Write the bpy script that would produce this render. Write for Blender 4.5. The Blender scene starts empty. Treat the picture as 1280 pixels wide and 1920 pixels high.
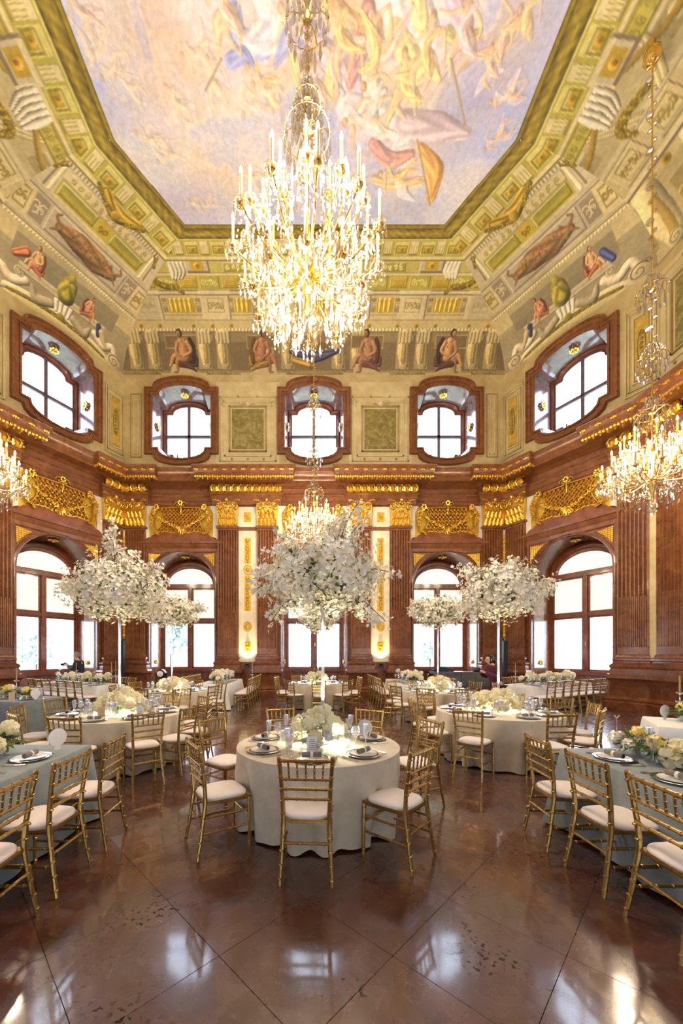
import bpy, math, random
import numpy as np
from mathutils import Matrix, Vector
from math import sin, cos, pi, radians, sqrt, atan2, hypot

# ---------------------------------------------------------------- camera, sky, light, exposure
S = bpy.context.scene
COL = S.collection
EYE = 1.69            # eye height of the photographer
FPX = 705.0           # focal length in pixels of the 1280 x 1920 frame
cd = bpy.data.cameras.new('camera')
cam = bpy.data.objects.new('camera', cd)
COL.objects.link(cam)
cam.location = (0, 0, EYE)
cam.rotation_euler = (pi / 2, 0, 0)
cd.sensor_fit = 'VERTICAL'
cd.sensor_height = 36.0
cd.lens = 36.0 * FPX / 1920.0
cd.shift_x = (640 - 585) / 1920.0
cd.shift_y = (1225 - 960) / 1920.0
cd.clip_end = 400
S.camera = cam
S.view_settings.view_transform = 'Standard'
S.view_settings.look = 'None'
S.view_settings.gamma = 1.0
S.view_settings.use_curve_mapping = False
S.view_settings.exposure = 0.0
S.cycles.use_denoising = True
S.cycles.max_bounces = 7
S.cycles.diffuse_bounces = 4
S.cycles.glossy_bounces = 3
S.cycles.transmission_bounces = 4
S.cycles.transparent_max_bounces = 14
S.cycles.caustics_reflective = False
S.cycles.caustics_refractive = False
S.cycles.sample_clamp_indirect = 6.0
w = bpy.data.worlds.new('overcast_sky')
S.world = w
w.use_nodes = True
wn = w.node_tree.nodes
wn['Background'].inputs['Color'].default_value = (0.70, 0.82, 1.0, 1)
SKY = 13.0
wn['Background'].inputs['Strength'].default_value = SKY

def lamp(name, kind, loc, energy, color, size=0.1, rot=(0, 0, 0), parent=None, size_y=None, spot=None, portal=False):
    ld = bpy.data.lights.new(name, kind)
    ld.energy = energy
    ld.color = color
    if kind == 'AREA':
        ld.shape = 'RECTANGLE'
        ld.size = size
        ld.size_y = size_y or size
        ld.cycles.is_portal = portal
    else:
        ld.shadow_soft_size = size
    if spot:
        ld.spot_size = spot
        ld.spot_blend = 0.6
    o = bpy.data.objects.new(name, ld)
    COL.objects.link(o)
    o.location = loc
    o.rotation_euler = rot
    if parent:
        o.parent = parent
    return o

# ---------------------------------------------------------------- materials
MATS = {}
def rgb(r, g, b):
    f = lambda c: (c / 255 / 12.92) if c / 255 <= 0.04045 else ((c / 255 + 0.055) / 1.055) ** 2.4
    return (f(r), f(g), f(b))

def mat(name, base, rough=0.5, metal=0.0, c2=None, nscale=4.0, ndist=0.0, lo=0.4, hi=0.65, c3=None, vein=None,
        bump=0.0, bscale=30.0, coat=0.0, emis=None, estr=0.0, spec=0.5, world=False, rvar=0.0, sheen=0.0, vcol=False, subsurf=0.0, stretch=None, objvar=0.0):
    m = bpy.data.materials.new(name)
    m.use_nodes = True
    nt = m.node_tree
    N, L = nt.nodes, nt.links
    b = N['Principled BSDF']
    I = b.inputs
    I['Base Color'].default_value = (*base, 1)
    I['Roughness'].default_value = rough
    I['Metallic'].default_value = metal
    I['Specular IOR Level'].default_value = spec
    I['Coat Weight'].default_value = coat
    I['Coat Roughness'].default_value = 0.08
    I['Sheen Weight'].default_value = sheen
    if emis:
        I['Emission Color'].default_value = (*emis, 1)
        I['Emission Strength'].default_value = estr
    if world:
        src = N.new('ShaderNodeNewGeometry').outputs['Position']
    else:
        src = N.new('ShaderNodeTexCoord').outputs['Object']
    if stretch:
        mp = N.new('ShaderNodeMapping')
        mp.inputs['Scale'].default_value = stretch
        L.new(src, mp.inputs['Vector'])
        src = mp.outputs['Vector']
    col = None
    if vcol:
        a = N.new('ShaderNodeVertexColor')
        a.layer_name = 'paint'
        col = a.outputs['Color']
    def noise(sc, det=6, dist=0.0, rg=0.55):
        n = N.new('ShaderNodeTexNoise')
        n.inputs['Scale'].default_value = sc
        n.inputs['Detail'].default_value = det
        n.inputs['Distortion'].default_value = dist
        n.inputs['Roughness'].default_value = rg
        L.new(src, n.inputs['Vector'])
        return n.outputs['Fac']
    def ramp(f, stops):
        r = N.new('ShaderNodeValToRGB')
        e = r.color_ramp.elements
        e[0].position, e[0].color = stops[0][0], (*stops[0][1], 1)
        e[1].position, e[1].color = stops[1][0], (*stops[1][1], 1)
        for p, c in stops[2:]:
            x = e.new(p)
            x.color = (*c, 1)
        L.new(f, r.inputs['Fac'])
        return r.outputs['Color']
    def mix(kind, fac, a, bb):
        x = N.new('ShaderNodeMix')
        x.data_type = 'RGBA'
        x.blend_type = kind
        if isinstance(fac, float):
            x.inputs[0].default_value = fac
        else:
            L.new(fac, x.inputs[0])
        for sck, v in ((6, a), (7, bb)):
            if isinstance(v, tuple):
                x.inputs[sck].default_value = (*v, 1)
            else:
                L.new(v, x.inputs[sck])
        return x.outputs[2]
    if c2:
        stops = [(lo, base), (hi, c2)]
        if c3:
            stops = [(lo, base), (hi, c2), ((lo + hi) / 2, c3)]
        nf = noise(nscale, 8, ndist, 0.62)
        if vcol:
            g = ramp(nf, [(lo, (0.82, 0.82, 0.82)), (hi, (1.12, 1.12, 1.12))])
            col = mix('MULTIPLY', 1.0, col, g)
        else:
            col = ramp(nf, stops)
    if vein:
        vf = noise(nscale * 1.3, 5, 1.6, 0.5)
        vr = ramp(vf, [(0.487, (0, 0, 0)), (0.5, (1, 1, 1)), (0.513, (0, 0, 0))])
        sep = N.new('ShaderNodeRGBToBW')
        L.new(vr, sep.inputs[0])
        mm = N.new('ShaderNodeMath')
        mm.operation = 'MULTIPLY'
        mm.inputs[1].default_value = 0.45
        L.new(sep.outputs[0], mm.inputs[0])
        col = mix('MIX', mm.outputs[0], col if col else tuple(base), vein)
    if objvar:
        oi = N.new('ShaderNodeObjectInfo')
        g = ramp(oi.outputs['Random'], [(0.0, (1 - objvar,) * 3), (1.0, (1 + objvar,) * 3)])
        col = mix('MULTIPLY', 1.0, col if col else tuple(base), g)
    if col is not None:
        L.new(col, I['Base Color'])
    if rvar:
        mr = N.new('ShaderNodeMapRange')
        mr.inputs[1].default_value = 0.35
        mr.inputs[2].default_value = 0.7
        mr.inputs[3].default_value = rough
        mr.inputs[4].default_value = rough + rvar
        L.new(noise(nscale * 2.3, 6, 0.3), mr.inputs[0])
        L.new(mr.outputs[0], I['Roughness'])
    if bump:
        bp = N.new('ShaderNodeBump')
        bp.inputs['Strength'].default_value = bump
        bp.inputs['Distance'].default_value = 0.01
        L.new(noise(bscale, 4), bp.inputs['Height'])
        L.new(bp.outputs[0], I['Normal'])
    MATS[name] = m
    return m

def mix_mat(name, parts):
    """parts: list of (bsdf type, colour, roughness, weight); weights chained as successive mixes."""
    m = bpy.data.materials.new(name)
    m.use_nodes = True
    nt = m.node_tree
    for n in list(nt.nodes):
        if n.type != 'OUTPUT_MATERIAL':
            nt.nodes.remove(n)
    out = [n for n in nt.nodes if n.type == 'OUTPUT_MATERIAL'][0]
    prev = None
    for t, c, r, wgt in parts:
        s = nt.nodes.new(t)
        s.inputs['Color'].default_value = (*c, 1)
        if 'Roughness' in s.inputs:
            s.inputs['Roughness'].default_value = r
        if prev is None:
            prev = s.outputs[0]
        else:
            x = nt.nodes.new('ShaderNodeMixShader')
            x.inputs[0].default_value = wgt
            nt.links.new(prev, x.inputs[1])
            nt.links.new(s.outputs[0], x.inputs[2])
            prev = x.outputs[0]
    nt.links.new(prev, out.inputs['Surface'])
    MATS[name] = m
    return m

RED = mat('red_marble', rgb(98, 54, 26), 0.26, c2=rgb(150, 98, 56), c3=rgb(124, 74, 40), nscale=2.6, ndist=1.2, lo=0.3, hi=0.75, vein=rgb(146, 96, 60), world=True, coat=0.15, rvar=0.12)
REDD = mat('dark_red_marble', rgb(90, 48, 28), 0.2, c2=rgb(134, 82, 50), nscale=2.2, ndist=1.4, lo=0.3, hi=0.75, vein=rgb(160, 112, 82), world=True, coat=0.3, rvar=0.1)
PINKM = mat('grey_pink_marble', rgb(150, 116, 104), 0.2, c2=rgb(206, 188, 178), nscale=2.0, ndist=1.5, lo=0.3, hi=0.7, vein=rgb(235, 225, 215), world=True, coat=0.3)
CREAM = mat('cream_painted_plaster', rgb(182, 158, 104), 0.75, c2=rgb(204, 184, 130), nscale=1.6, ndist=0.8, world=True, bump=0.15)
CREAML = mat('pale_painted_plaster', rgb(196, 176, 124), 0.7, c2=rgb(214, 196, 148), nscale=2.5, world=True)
CREAMD = mat('dark_ochre_plaster', rgb(152, 128, 78), 0.75, c2=rgb(172, 148, 96), nscale=2.5, world=True)  # darker ochre tone for mouldings and bosses
REVEAL = mat('violet_brown_marble', rgb(84, 52, 50), 0.2, c2=rgb(140, 108, 108), nscale=2.0, ndist=1.5, lo=0.3, hi=0.7, vein=rgb(190, 165, 160), world=True, coat=0.5)
WHITEM = mat('white_marble', rgb(222, 206, 172), 0.3, c2=rgb(240, 230, 204), nscale=2.4, ndist=1.0, world=True)
GOLD = mat('gilded_stucco', (0.95, 0.62, 0.10), 0.27, metal=0.85, c2=(0.78, 0.42, 0.05), nscale=14, lo=0.3, hi=0.7)
GOLDP = mat('gold_ground_panel', rgb(205, 160, 40), 0.5, metal=0.35, c2=rgb(228, 186, 66), nscale=9)
BROWNR = mat('brown_marble_ground', rgb(116, 62, 30), 0.3, c2=rgb(150, 88, 48), nscale=3, world=True)
GRISA = mat('grisaille_olive_painting', rgb(112, 98, 42), 0.7, c2=rgb(158, 142, 84), c3=rgb(132, 116, 58), nscale=3.6, ndist=1.6, lo=0.36, hi=0.62, world=True)
FRAMEW = mat('red_brown_window_wood', rgb(104, 50, 24), 0.35, c2=rgb(132, 70, 42), nscale=5, world=True, coat=0.2)
SASHG = mat('grey_violet_sash_wood', rgb(96, 82, 96), 0.4, c2=rgb(120, 104, 112), nscale=5, world=True)
SASHW = mat('white_sash_bead', rgb(214, 210, 220), 0.4)
GLASS = mix_mat('window_glass', [('ShaderNodeBsdfTransparent', (0.97, 0.985, 1.0), 0, 1), ('ShaderNodeBsdfGlossy', (1, 1, 1), 0.02, 0.06)])
BLIND = mix_mat('white_blind_cloth', [('ShaderNodeBsdfTransparent', (1, 0.99, 0.96), 0, 1), ('ShaderNodeBsdfTranslucent', (0.52, 0.46, 0.38), 0, 0.985), ('ShaderNodeBsdfDiffuse', (0.9, 0.88, 0.82), 0, 0.15)])
TILE = mat('polished_brown_marble_tile', rgb(62, 33, 23), 0.23, c2=rgb(92, 55, 43), c3=rgb(77, 43, 32), nscale=2.6, ndist=1.0, lo=0.28, hi=0.74, vein=rgb(112, 78, 66), world=True, rvar=0.10, bump=0.05, bscale=7.0, objvar=0.14, spec=0.8, coat=0.9)
def add_pits(m):
    nt = m.node_tree; N, L = nt.nodes, nt.links
    b = N['Principled BSDF']; geo = N.new('ShaderNodeNewGeometry').outputs['Position']
    def nz(sc, lo, hi, det=3):
        n = N.new('ShaderNodeTexNoise'); n.inputs['Scale'].default_value = sc; n.inputs['Detail'].default_value = det
        L.new(geo, n.inputs['Vector'])
        r = N.new('ShaderNodeMapRange'); r.inputs[1].default_value = lo; r.inputs[2].default_value = hi
        L.new(n.outputs['Fac'], r.inputs[0]); return r.outputs[0]
    mu = N.new('ShaderNodeMath'); mu.operation = 'MULTIPLY'
    L.new(nz(30, .57, .60), mu.inputs[0]); L.new(nz(1.5, .57, .63), mu.inputs[1])
    for sock, val in (('Base Color', (0.02, 0.012, 0.008, 1)), ('Roughness', .4), ('Specular IOR Level', .05)):
        src = b.inputs[sock].links[0].from_socket if b.inputs[sock].links else None
        x = N.new('ShaderNodeMix'); x.data_type = 'RGBA' if sock == 'Base Color' else 'FLOAT'
        L.new(mu.outputs[0], x.inputs[0])
        ia, ib, io = (6, 7, 2) if sock == 'Base Color' else (2, 3, 0)
        if src: L.new(src, x.inputs[ia])
        else: x.inputs[ia].default_value = b.inputs[sock].default_value
        x.inputs[ib].default_value = val
        L.new(x.outputs[io], b.inputs[sock])
add_pits(TILE)
JOINT = mat('dark_tile_joint', rgb(46, 24, 18), 0.6)
PAINT = mat('fresco_paint', (0.8, 0.75, 0.6), 0.8, vcol=True, c2=(1, 1, 1), nscale=9, lo=0.3, hi=0.75, bump=0.12, bscale=18)
CHAIRG = mat('gold_lacquered_wood', (0.50, 0.30, 0.085), 0.27, metal=0.82, c2=(0.33, 0.19, 0.045), nscale=30, objvar=0.12)
PAD = mat('off_white_seat_fabric', rgb(232, 216, 204), 0.85, c2=rgb(240, 228, 218), nscale=8, sheen=0.3, bump=0.2, bscale=120)
LINEN = mat('ivory_linen', rgb(206, 190, 158), 0.85, c2=rgb(220, 205, 176), nscale=6, sheen=0.2, bump=0.2, bscale=160)
BLUEL = mat('grey_blue_linen', rgb(122, 130, 130), 0.85, c2=rgb(138, 144, 140), nscale=7, sheen=0.2, bump=0.25, bscale=160)
WHITEL = mat('white_linen', rgb(226, 222, 212), 0.85, c2=rgb(236, 232, 224), nscale=6, bump=0.15, bscale=160)
PETAL = mat('white_petals', rgb(214, 208, 176), 0.7, c2=rgb(254, 247, 230), c3=rgb(246, 235, 212), nscale=7, lo=.34, hi=.56)
CREAMF = mix_mat('cream_petals', [('ShaderNodeBsdfDiffuse', (0.96, 0.88, 0.64), 0, 1), ('ShaderNodeBsdfTranslucent', (0.98, 0.92, 0.62), 0, 0.42)])
YELF = mat('yellow_petals', rgb(236, 204, 96), 0.7, c2=rgb(250, 232, 160), nscale=9)
LEAF = mat('green_leaves', rgb(62, 92, 34), 0.5, c2=rgb(110, 136, 62), nscale=9)
TWIG = mat('brown_twigs', rgb(92, 70, 52), 0.7)
CRYS = mix_mat('clear_crystal', [('ShaderNodeBsdfTransparent', (0.84, 0.82, 0.80), 0, 1), ('ShaderNodeBsdfTranslucent', (0.95, 0.86, 0.66), 0, 0.022), ('ShaderNodeBsdfGlossy', (1, 0.95, 0.84), 0.07, 0.26)])
GLAS = mix_mat('clear_table_glass', [('ShaderNodeBsdfTransparent', (0.97, 0.98, 1.0), 0, 1), ('ShaderNodeBsdfTranslucent', (0.9, 0.93, 1.0), 0, 0.10), ('ShaderNodeBsdfGlossy', (1, 1, 1), 0.04, 0.26)])
ACRY = mix_mat('clear_acrylic', [('ShaderNodeBsdfTransparent', (0.9, 0.92, 0.95), 0, 1), ('ShaderNodeBsdfDiffuse', (0.9, 0.9, 0.88), 0, 0.45), ('ShaderNodeBsdfGlossy', (1, 1, 1), 0.05, 0.35)])
SILV = mat('polished_silver', (0.86, 0.84, 0.80), 0.12, metal=1.0)
BRASS = mat('polished_brass', (0.92, 0.6, 0.16), 0.2, metal=1.0)
CANDLE = mat('ivory_candle_sleeve', rgb(176, 140, 84), 0.5)
FLAME = mat('warm_candle_bulb', (1, 0.85, 0.55), 0.5, emis=(1.0, 0.80, 0.45), estr=14.0)
FLAME.cycles.emission_sampling = 'NONE'
PLATE = mat('white_china', rgb(240, 236, 228), 0.2, coat=0.5)
NAPK = mat('taupe_napkin', rgb(112, 100, 92), 0.85, c2=rgb(134, 120, 110), nscale=20)
DARK = mat('dark_brown_ribbon', rgb(40, 28, 26), 0.7)
CARD = mat('pale_card', rgb(236, 230, 220), 0.7)
CARDT = mat('tan_card', rgb(206, 178, 142), 0.7)
INK = mat('grey_ink', rgb(120, 110, 104), 0.7)
BLACK = mat('black_plastic', rgb(18, 18, 20), 0.4)
SUIT = mat('navy_suit_cloth', rgb(24, 28, 40), 0.8)
MAROON = mat('maroon_blouse', rgb(84, 20, 42), 0.8)
SKIN = mat('skin', rgb(214, 160, 130), 0.55)
HAIRG = mat('grey_hair', rgb(120, 112, 104), 0.7)
HAIRB = mat('black_hair', rgb(22, 18, 18), 0.5)
TREE = mat('pale_tree_leaves', rgb(150, 166, 156), 0.8, c2=rgb(178, 190, 180), nscale=0.8, world=True)
LAWN = mat('lawn', rgb(160, 170, 150), 0.9, c2=rgb(180, 190, 168), nscale=0.3, world=True)
GREYC = mat('grey_mirrored_counter', rgb(96, 98, 100), 0.18, metal=0.6, c2=rgb(130, 130, 128), nscale=2, world=True)
WARMP = mat('uplight_housing', rgb(30, 26, 24), 0.5)

# ---------------------------------------------------------------- mesh building
class MB:
    def __init__(s):
        s.v, s.f, s.m = [], [], []
    def add(s, vs, fs, mi=0):
        k = len(s.v)
        s.v.extend(vs)
        s.f.extend([tuple(i + k for i in f) for f in fs])
        s.m.extend([mi] * len(fs))
        return s
    def xf(s, M, since=0):
        s.v[since:] = [tuple(M @ Vector(p)) for p in s.v[since:]]
        return s
    def box(s, x0, x1, y0, y1, z0, z1, mi=0):
        return s.add([(x0, y0, z0), (x1, y0, z0), (x1, y1, z0), (x0, y1, z0), (x0, y0, z1), (x1, y0, z1), (x1, y1, z1), (x0, y1, z1)],
                     [(0, 3, 2, 1), (4, 5, 6, 7), (0, 1, 5, 4), (1, 2, 6, 5), (2, 3, 7, 6), (3, 0, 4, 7)], mi)
    def cbox(s, c, h, mi=0):
        return s.box(c[0] - h[0], c[0] + h[0], c[1] - h[1], c[1] + h[1], c[2] - h[2], c[2] + h[2], mi)
    def grid(s, rows, closed=False, mi=0, cap0=False, cap1=False):
        n, k = len(rows[0]), len(s.v)
        for r in rows:
            s.v.extend(r)
        for a in range(len(rows) - 1):
            for b in range(n if closed else n - 1):
                c = (b + 1) % n
                s.f.append((k + a * n + b, k + a * n + c, k + (a + 1) * n + c, k + (a + 1) * n + b))
                s.m.append(mi)
        if cap0:
            s.f.append(tuple(k + i for i in range(n))[::-1]); s.m.append(mi)
        if cap1:
            q = k + (len(rows) - 1) * n
            s.f.append(tuple(q + i for i in range(n))); s.m.append(mi)
        return s
    def lathe(s, prof, n=12, c=(0, 0, 0), mi=0, cap=True, ax='z'):
        rows = []
        for r, z in prof:
            row = []
            for i in range(n):
                t = 2 * pi * i / n
                p = (r * cos(t), r * sin(t), z) if ax == 'z' else ((r * cos(t), z, r * sin(t)) if ax == 'y' else (z, r * cos(t), r * sin(t)))
                row.append((c[0] + p[0], c[1] + p[1], c[2] + p[2]))
            rows.append(row)
        return s.grid(rows, True, mi, cap and prof[0][0] > 1e-5, cap and prof[-1][0] > 1e-5)
    def tube(s, pts, r, n=6, mi=0, closed=False):
        P = [Vector(p) for p in pts]
        R = r if isinstance(r, (list, tuple)) else [r] * len(P)
        rows, up = [], Vector((0, 0, 1))
        for i, p in enumerate(P):
            if closed:
                d = P[(i + 1) % len(P)] - P[i - 1]
            else:
                d = P[min(i + 1, len(P) - 1)] - P[max(i - 1, 0)]
            d = d.normalized() if d.length > 1e-9 else Vector((0, 0, 1))
            if i == 0:
                a = d.cross(up if abs(d.z) < 0.9 else Vector((1, 0, 0))).normalized()
            else:
                a = (a - d * a.dot(d))
                a = a.normalized() if a.length > 1e-6 else d.orthogonal().normalized()
            b = d.cross(a)
            rows.append([tuple(p + (a * cos(2 * pi * j / n) + b * sin(2 * pi * j / n)) * R[i]) for j in range(n)])
        if closed:
            rows.append(rows[0])
        return s.grid(rows, True, mi, not closed, not closed)
    def poly(s, pts, y0, y1, mi=0):
        """polygon in the xz plane extruded from y0 to y1 (y0 faces the room)"""
        n = len(pts)
        k = len(s.v)
        s.v.extend([(x, y0, z) for x, z in pts] + [(x, y1, z) for x, z in pts])
        s.f.append(tuple(range(k, k + n))); s.m.append(mi)
        s.f.append(tuple(range(k + 2 * n - 1, k + n - 1, -1))); s.m.append(mi)
        for i in range(n):
            j = (i + 1) % n
            s.f.append((k + i, k + n + i, k + n + j, k + j)); s.m.append(mi)
        return s
    def polyz(s, pts, z0, z1, mi=0):
        n = len(pts)
        k = len(s.v)
        s.v.extend([(x, y, z0) for x, y in pts] + [(x, y, z1) for x, y in pts])
        s.f.append(tuple(range(k + n - 1, k - 1, -1))); s.m.append(mi)
        s.f.append(tuple(range(k + n, k + 2 * n))); s.m.append(mi)
        for i in range(n):
            j = (i + 1) % n
            s.f.append((k + i, k + j, k + n + j, k + n + i)); s.m.append(mi)
        return s
    def ball(s, c, r, n=8, m=5, mi=0, sz=1.0):
        prof = [(r * sin(pi * i / m), -r * sz * cos(pi * i / m)) for i in range(m + 1)]
        return s.lathe(prof, n, c, mi, False)
    def mesh(s, name, mats, smooth=True, ang=38):
        me = bpy.data.meshes.new(name)
        me.from_pydata(s.v, [], s.f)
        for m in (mats if isinstance(mats, (list, tuple)) else [mats]):
            me.materials.append(m)
        if any(s.m):
            me.polygons.foreach_set('material_index', s.m)
        if smooth:
            me.polygons.foreach_set('use_smooth', [True] * len(me.polygons))
            me.set_sharp_from_angle(angle=radians(ang))
        me.update()
        return me
    def obj(s, name, mats, parent=None, loc=(0, 0, 0), rz=0.0, smooth=True, ang=38):
        return link(name, s.mesh(name, mats, smooth, ang), parent, loc, rz)

def link(name, me, parent=None, loc=(0, 0, 0), rz=0.0):
    o = bpy.data.objects.new(name, me)
    COL.objects.link(o)
    if parent is not None:
        o.parent = parent
    o.location = loc
    o.rotation_euler = (0, 0, rz)
    return o

def empty(name, loc=(0, 0, 0), rz=0.0, parent=None):
    o = link(name, None, parent, loc, rz)
    o.empty_display_size = 0.1
    return o

def tag(o, label=None, cat=None, group=None, kind=None):
    if label: o['label'] = label
    if cat: o['category'] = cat
    if group: o['group'] = group
    if kind: o['kind'] = kind
    return o

KIDS = {}
def copy_tree(o, parent=None, loc=None, rz=None):
    """a copy of a thing with copies of its parts and sub-parts; mesh data stays shared"""
    c = o.copy()
    COL.objects.link(c)
    c.parent = parent
    if loc is not None: c.location = loc
    if rz is not None: c.rotation_euler = (0, 0, rz)
    if o.name not in KIDS:
        KIDS[o.name] = list(o.children)
    for ch in KIDS[o.name]:
        copy_tree(ch, c)
    return c

def arc(a0, a1, n, rx, rz, cx=0, cz=0):
    return [(cx + rx * cos(radians(a0 + (a1 - a0) * i / n)), cz + rz * sin(radians(a0 + (a1 - a0) * i / n))) for i in range(n + 1)]
# ---------------------------------------------------------------- the room
X0, YC = 0.075, 5.0
W1X, W1Y, W2X, W2Y = 7.5, 14.8, 9.71, 10.65      # corners of the far right quarter
DLEN = hypot(W2X - W1X, W1Y - W2Y)
DANG = atan2(W1Y - W2Y, W2X - W1X)
ZCOR, ZTOP, ZCEIL = 8.68, 12.65, 15.0
CE = [(4.07, 11.8), (5.33, 9.75)]                # corners of the flat ceiling, far right quarter
def ring(a, b):
    """eight plan corners, counter-clockwise from far right"""
    q = [a, b]
    R = [(X0 + x, y) for x, y in q]
    Bk = [(X0 + x, 2 * YC - y) for x, y in q]
    Lf = [(2 * X0 - x, y) for x, y in R]
    Lb = [(2 * X0 - x, y) for x, y in Bk]
    return [R[0], R[1], Bk[1], Bk[0], Lb[0], Lb[1], Lf[1], Lf[0]]     # clockwise seen from above
PLAN = ring((W1X, W1Y), (W2X, W2Y))
CPLAN = ring(*CE)
# wall frames: local x runs along the wall, local y points out of the room, z up; origin at the wall's middle
WALLS = {}
for nm, i, j in (('far', 7, 0), ('far_right', 0, 1), ('right', 1, 2), ('back_right', 2, 3), ('back', 3, 4), ('back_left', 4, 5), ('left', 5, 6), ('far_left', 6, 7)):
    a, b = PLAN[i], PLAN[j]
    WALLS[nm] = dict(loc=((a[0] + b[0]) / 2, (a[1] + b[1]) / 2, 0), rz=atan2(b[1] - a[1], b[0] - a[0]), L=hypot(b[0] - a[0], b[1] - a[1]), a=a, b=b, i=i, j=j)

# floor: 300 nearest tiles as objects, the rest joined
TH = 0.485
def inplan(x, y, grow=0.0):
    x = abs(x - X0); y = abs(y - YC)
    hx, hy = W2X + grow, W1Y - YC + grow
    if x > hx or y > hy: return False
    n = Vector((W1Y - W2Y, W2X - W1X)).normalized()
    return (x - W1X) * n.x + (y - (W1Y - YC)) * n.y < grow
floor = MB()
floor.polyz([(p[0] * 1.0 + (1.6 if p[0] > 0 else -1.6), p[1] + (1.6 if p[1] > 5 else -1.6)) for p in PLAN][::-1], -0.25, -0.012)
floor = tag(floor.obj('floor', JOINT), kind='structure')
tb = MB()
h, c = TH - 0.0016, 0.010
tb.grid([[(0, -h, -0.011), (h, 0, -0.011), (0, h, -0.011), (-h, 0, -0.011)], [(0, -h, -.0012), (h, 0, -.0012), (0, h, -.0012), (-h, 0, -.0012)],
         [(0, -h + .0015, 0), (h - .0015, 0, 0), (0, h - .0015, 0), (-h + .0015, 0, 0)]], True, 0, False, True)
tile_me = tb.mesh('tile', TILE, smooth=False)
cells = []
for i in range(-24, 25):
    for j in range(-20, 32):
        if (i + j) % 2 == 0:
            x, y = -0.035 + TH * i, 2.1 + TH * j
            if inplan(x, y, 1.7):
                d = hypot(x, y) + (100 if (y < 0.9 or abs(x) > 0.98 * y + 0.8) else 0)
                cells.append((d, x, y))
cells.sort()
rest = MB()
for k, (d, x, y) in enumerate(cells):
    if k < 300:
        link('tile', tile_me, floor, (x, y, 0), 0)
    else:
        n0 = len(rest.v)
        rest.add([(p[0] + x, p[1] + y, p[2]) for p in tb.v], tb.f)
o = rest.obj('tile_paving', TILE, floor, smooth=False)
o['kind'] = 'stuff'

# --- shared wall pieces -------------------------------------------------
def arch_curve(a, zs, rise, n=20):
    return [(-a, 0.0), (-a, zs)] + [(a * -cos(pi * i / n), zs + rise * sin(pi * i / n)) for i in range(1, n)] + [(a, zs), (a, 0.0)]

def ear_loop(hw, hwb, zlo, zhi, zc_lo, zc_hi, n=10):
    P = [(-hw, zhi), (-hwb, zhi)]
    P += [(-hwb * cos(pi * i / n), zhi + (zc_hi - zhi) * sin(pi * i / n) ** 0.8) for i in range(1, n)]
    P += [(hwb, zhi), (hw, zhi), (hw, zlo), (hwb, zlo)]
    P += [(hwb * cos(pi * i / n), zlo - (zlo - zc_lo) * sin(pi * i / n) ** 0.8) for i in range(1, n)]
    P += [(-hwb, zlo), (-hw, zlo)]
    return P
EAR_O = ear_loop(1.45, 1.13, 9.5, 12.12, 9.07, 12.55)
EAR_I = ear_loop(1.13, 0.90, 9.78, 11.82, 9.36, 12.2)
EAR_G = ear_loop(0.95, 0.70, 9.95, 11.66, 9.60, 12.0)

def lerp_loop(A, B, t):
    return [(a[0] + (b[0] - a[0]) * t, a[1] + (b[1] - a[1]) * t) for a, b in zip(A, B)]

def rect_around(loop, x0, x1, z0, z1):
    """points of the rectangle met by rays from the loop's centre through its points, corners included"""
    cx, cz = 0.0, (min(p[1] for p in loop) + max(p[1] for p in loop)) / 2
    out = []
    for x, z in loop:
        dx, dz = x - cx, z - cz
        t = min(((x1 - cx) / dx if dx > 1e-6 else 1e9), ((x0 - cx) / dx if dx < -1e-6 else 1e9), ((z1 - cz) / dz if dz > 1e-6 else 1e9), ((z0 - cz) / dz if dz < -1e-6 else 1e9))
        out.append((cx + dx * t, cz + dz * t))
    # pull the points next to a corner onto it
    for cxr, czr in ((x0, z0), (x0, z1), (x1, z0), (x1, z1)):
        k = min(range(len(out)), key=lambda q: (out[q][0] - cxr) ** 2 + (out[q][1] - czr) ** 2)
        out[k] = (cxr, czr)
    return out

def loops(mb, seq, mi=0):
    """seq: [(loop, y)] joined as closed bands"""
    return mb.grid([[(x, y, z) for x, z in lp] for lp, y in seq], True, mi)

HB = 1.38          # half width of a lower window bay opening
ZS, RISE = 4.45, 1.29
def lower_bay_mesh(x0, x1):
    """wall skin of one bay round the arched opening, from the floor to the cornice"""
    mb = MB()
    mb.box(x0, -HB, 0, 0.3, 0, ZS); mb.box(HB, x1, 0, 0.3, 0, ZS)
    A = arch_curve(HB, ZS, RISE)[1:-1]
    top = []
    for x, z in A:
        top.append((x, ZCOR))
    mb.grid([[(x, 0, z) for x, z in A], [(x, 0, z) for x, z in top]])
    if x0 < -HB - .01: mb.box(x0, -HB, 0, 0.3, ZS, ZCOR)
    if x1 > HB + .01: mb.box(HB, x1, 0, 0.3, ZS, ZCOR)
    return mb

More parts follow.
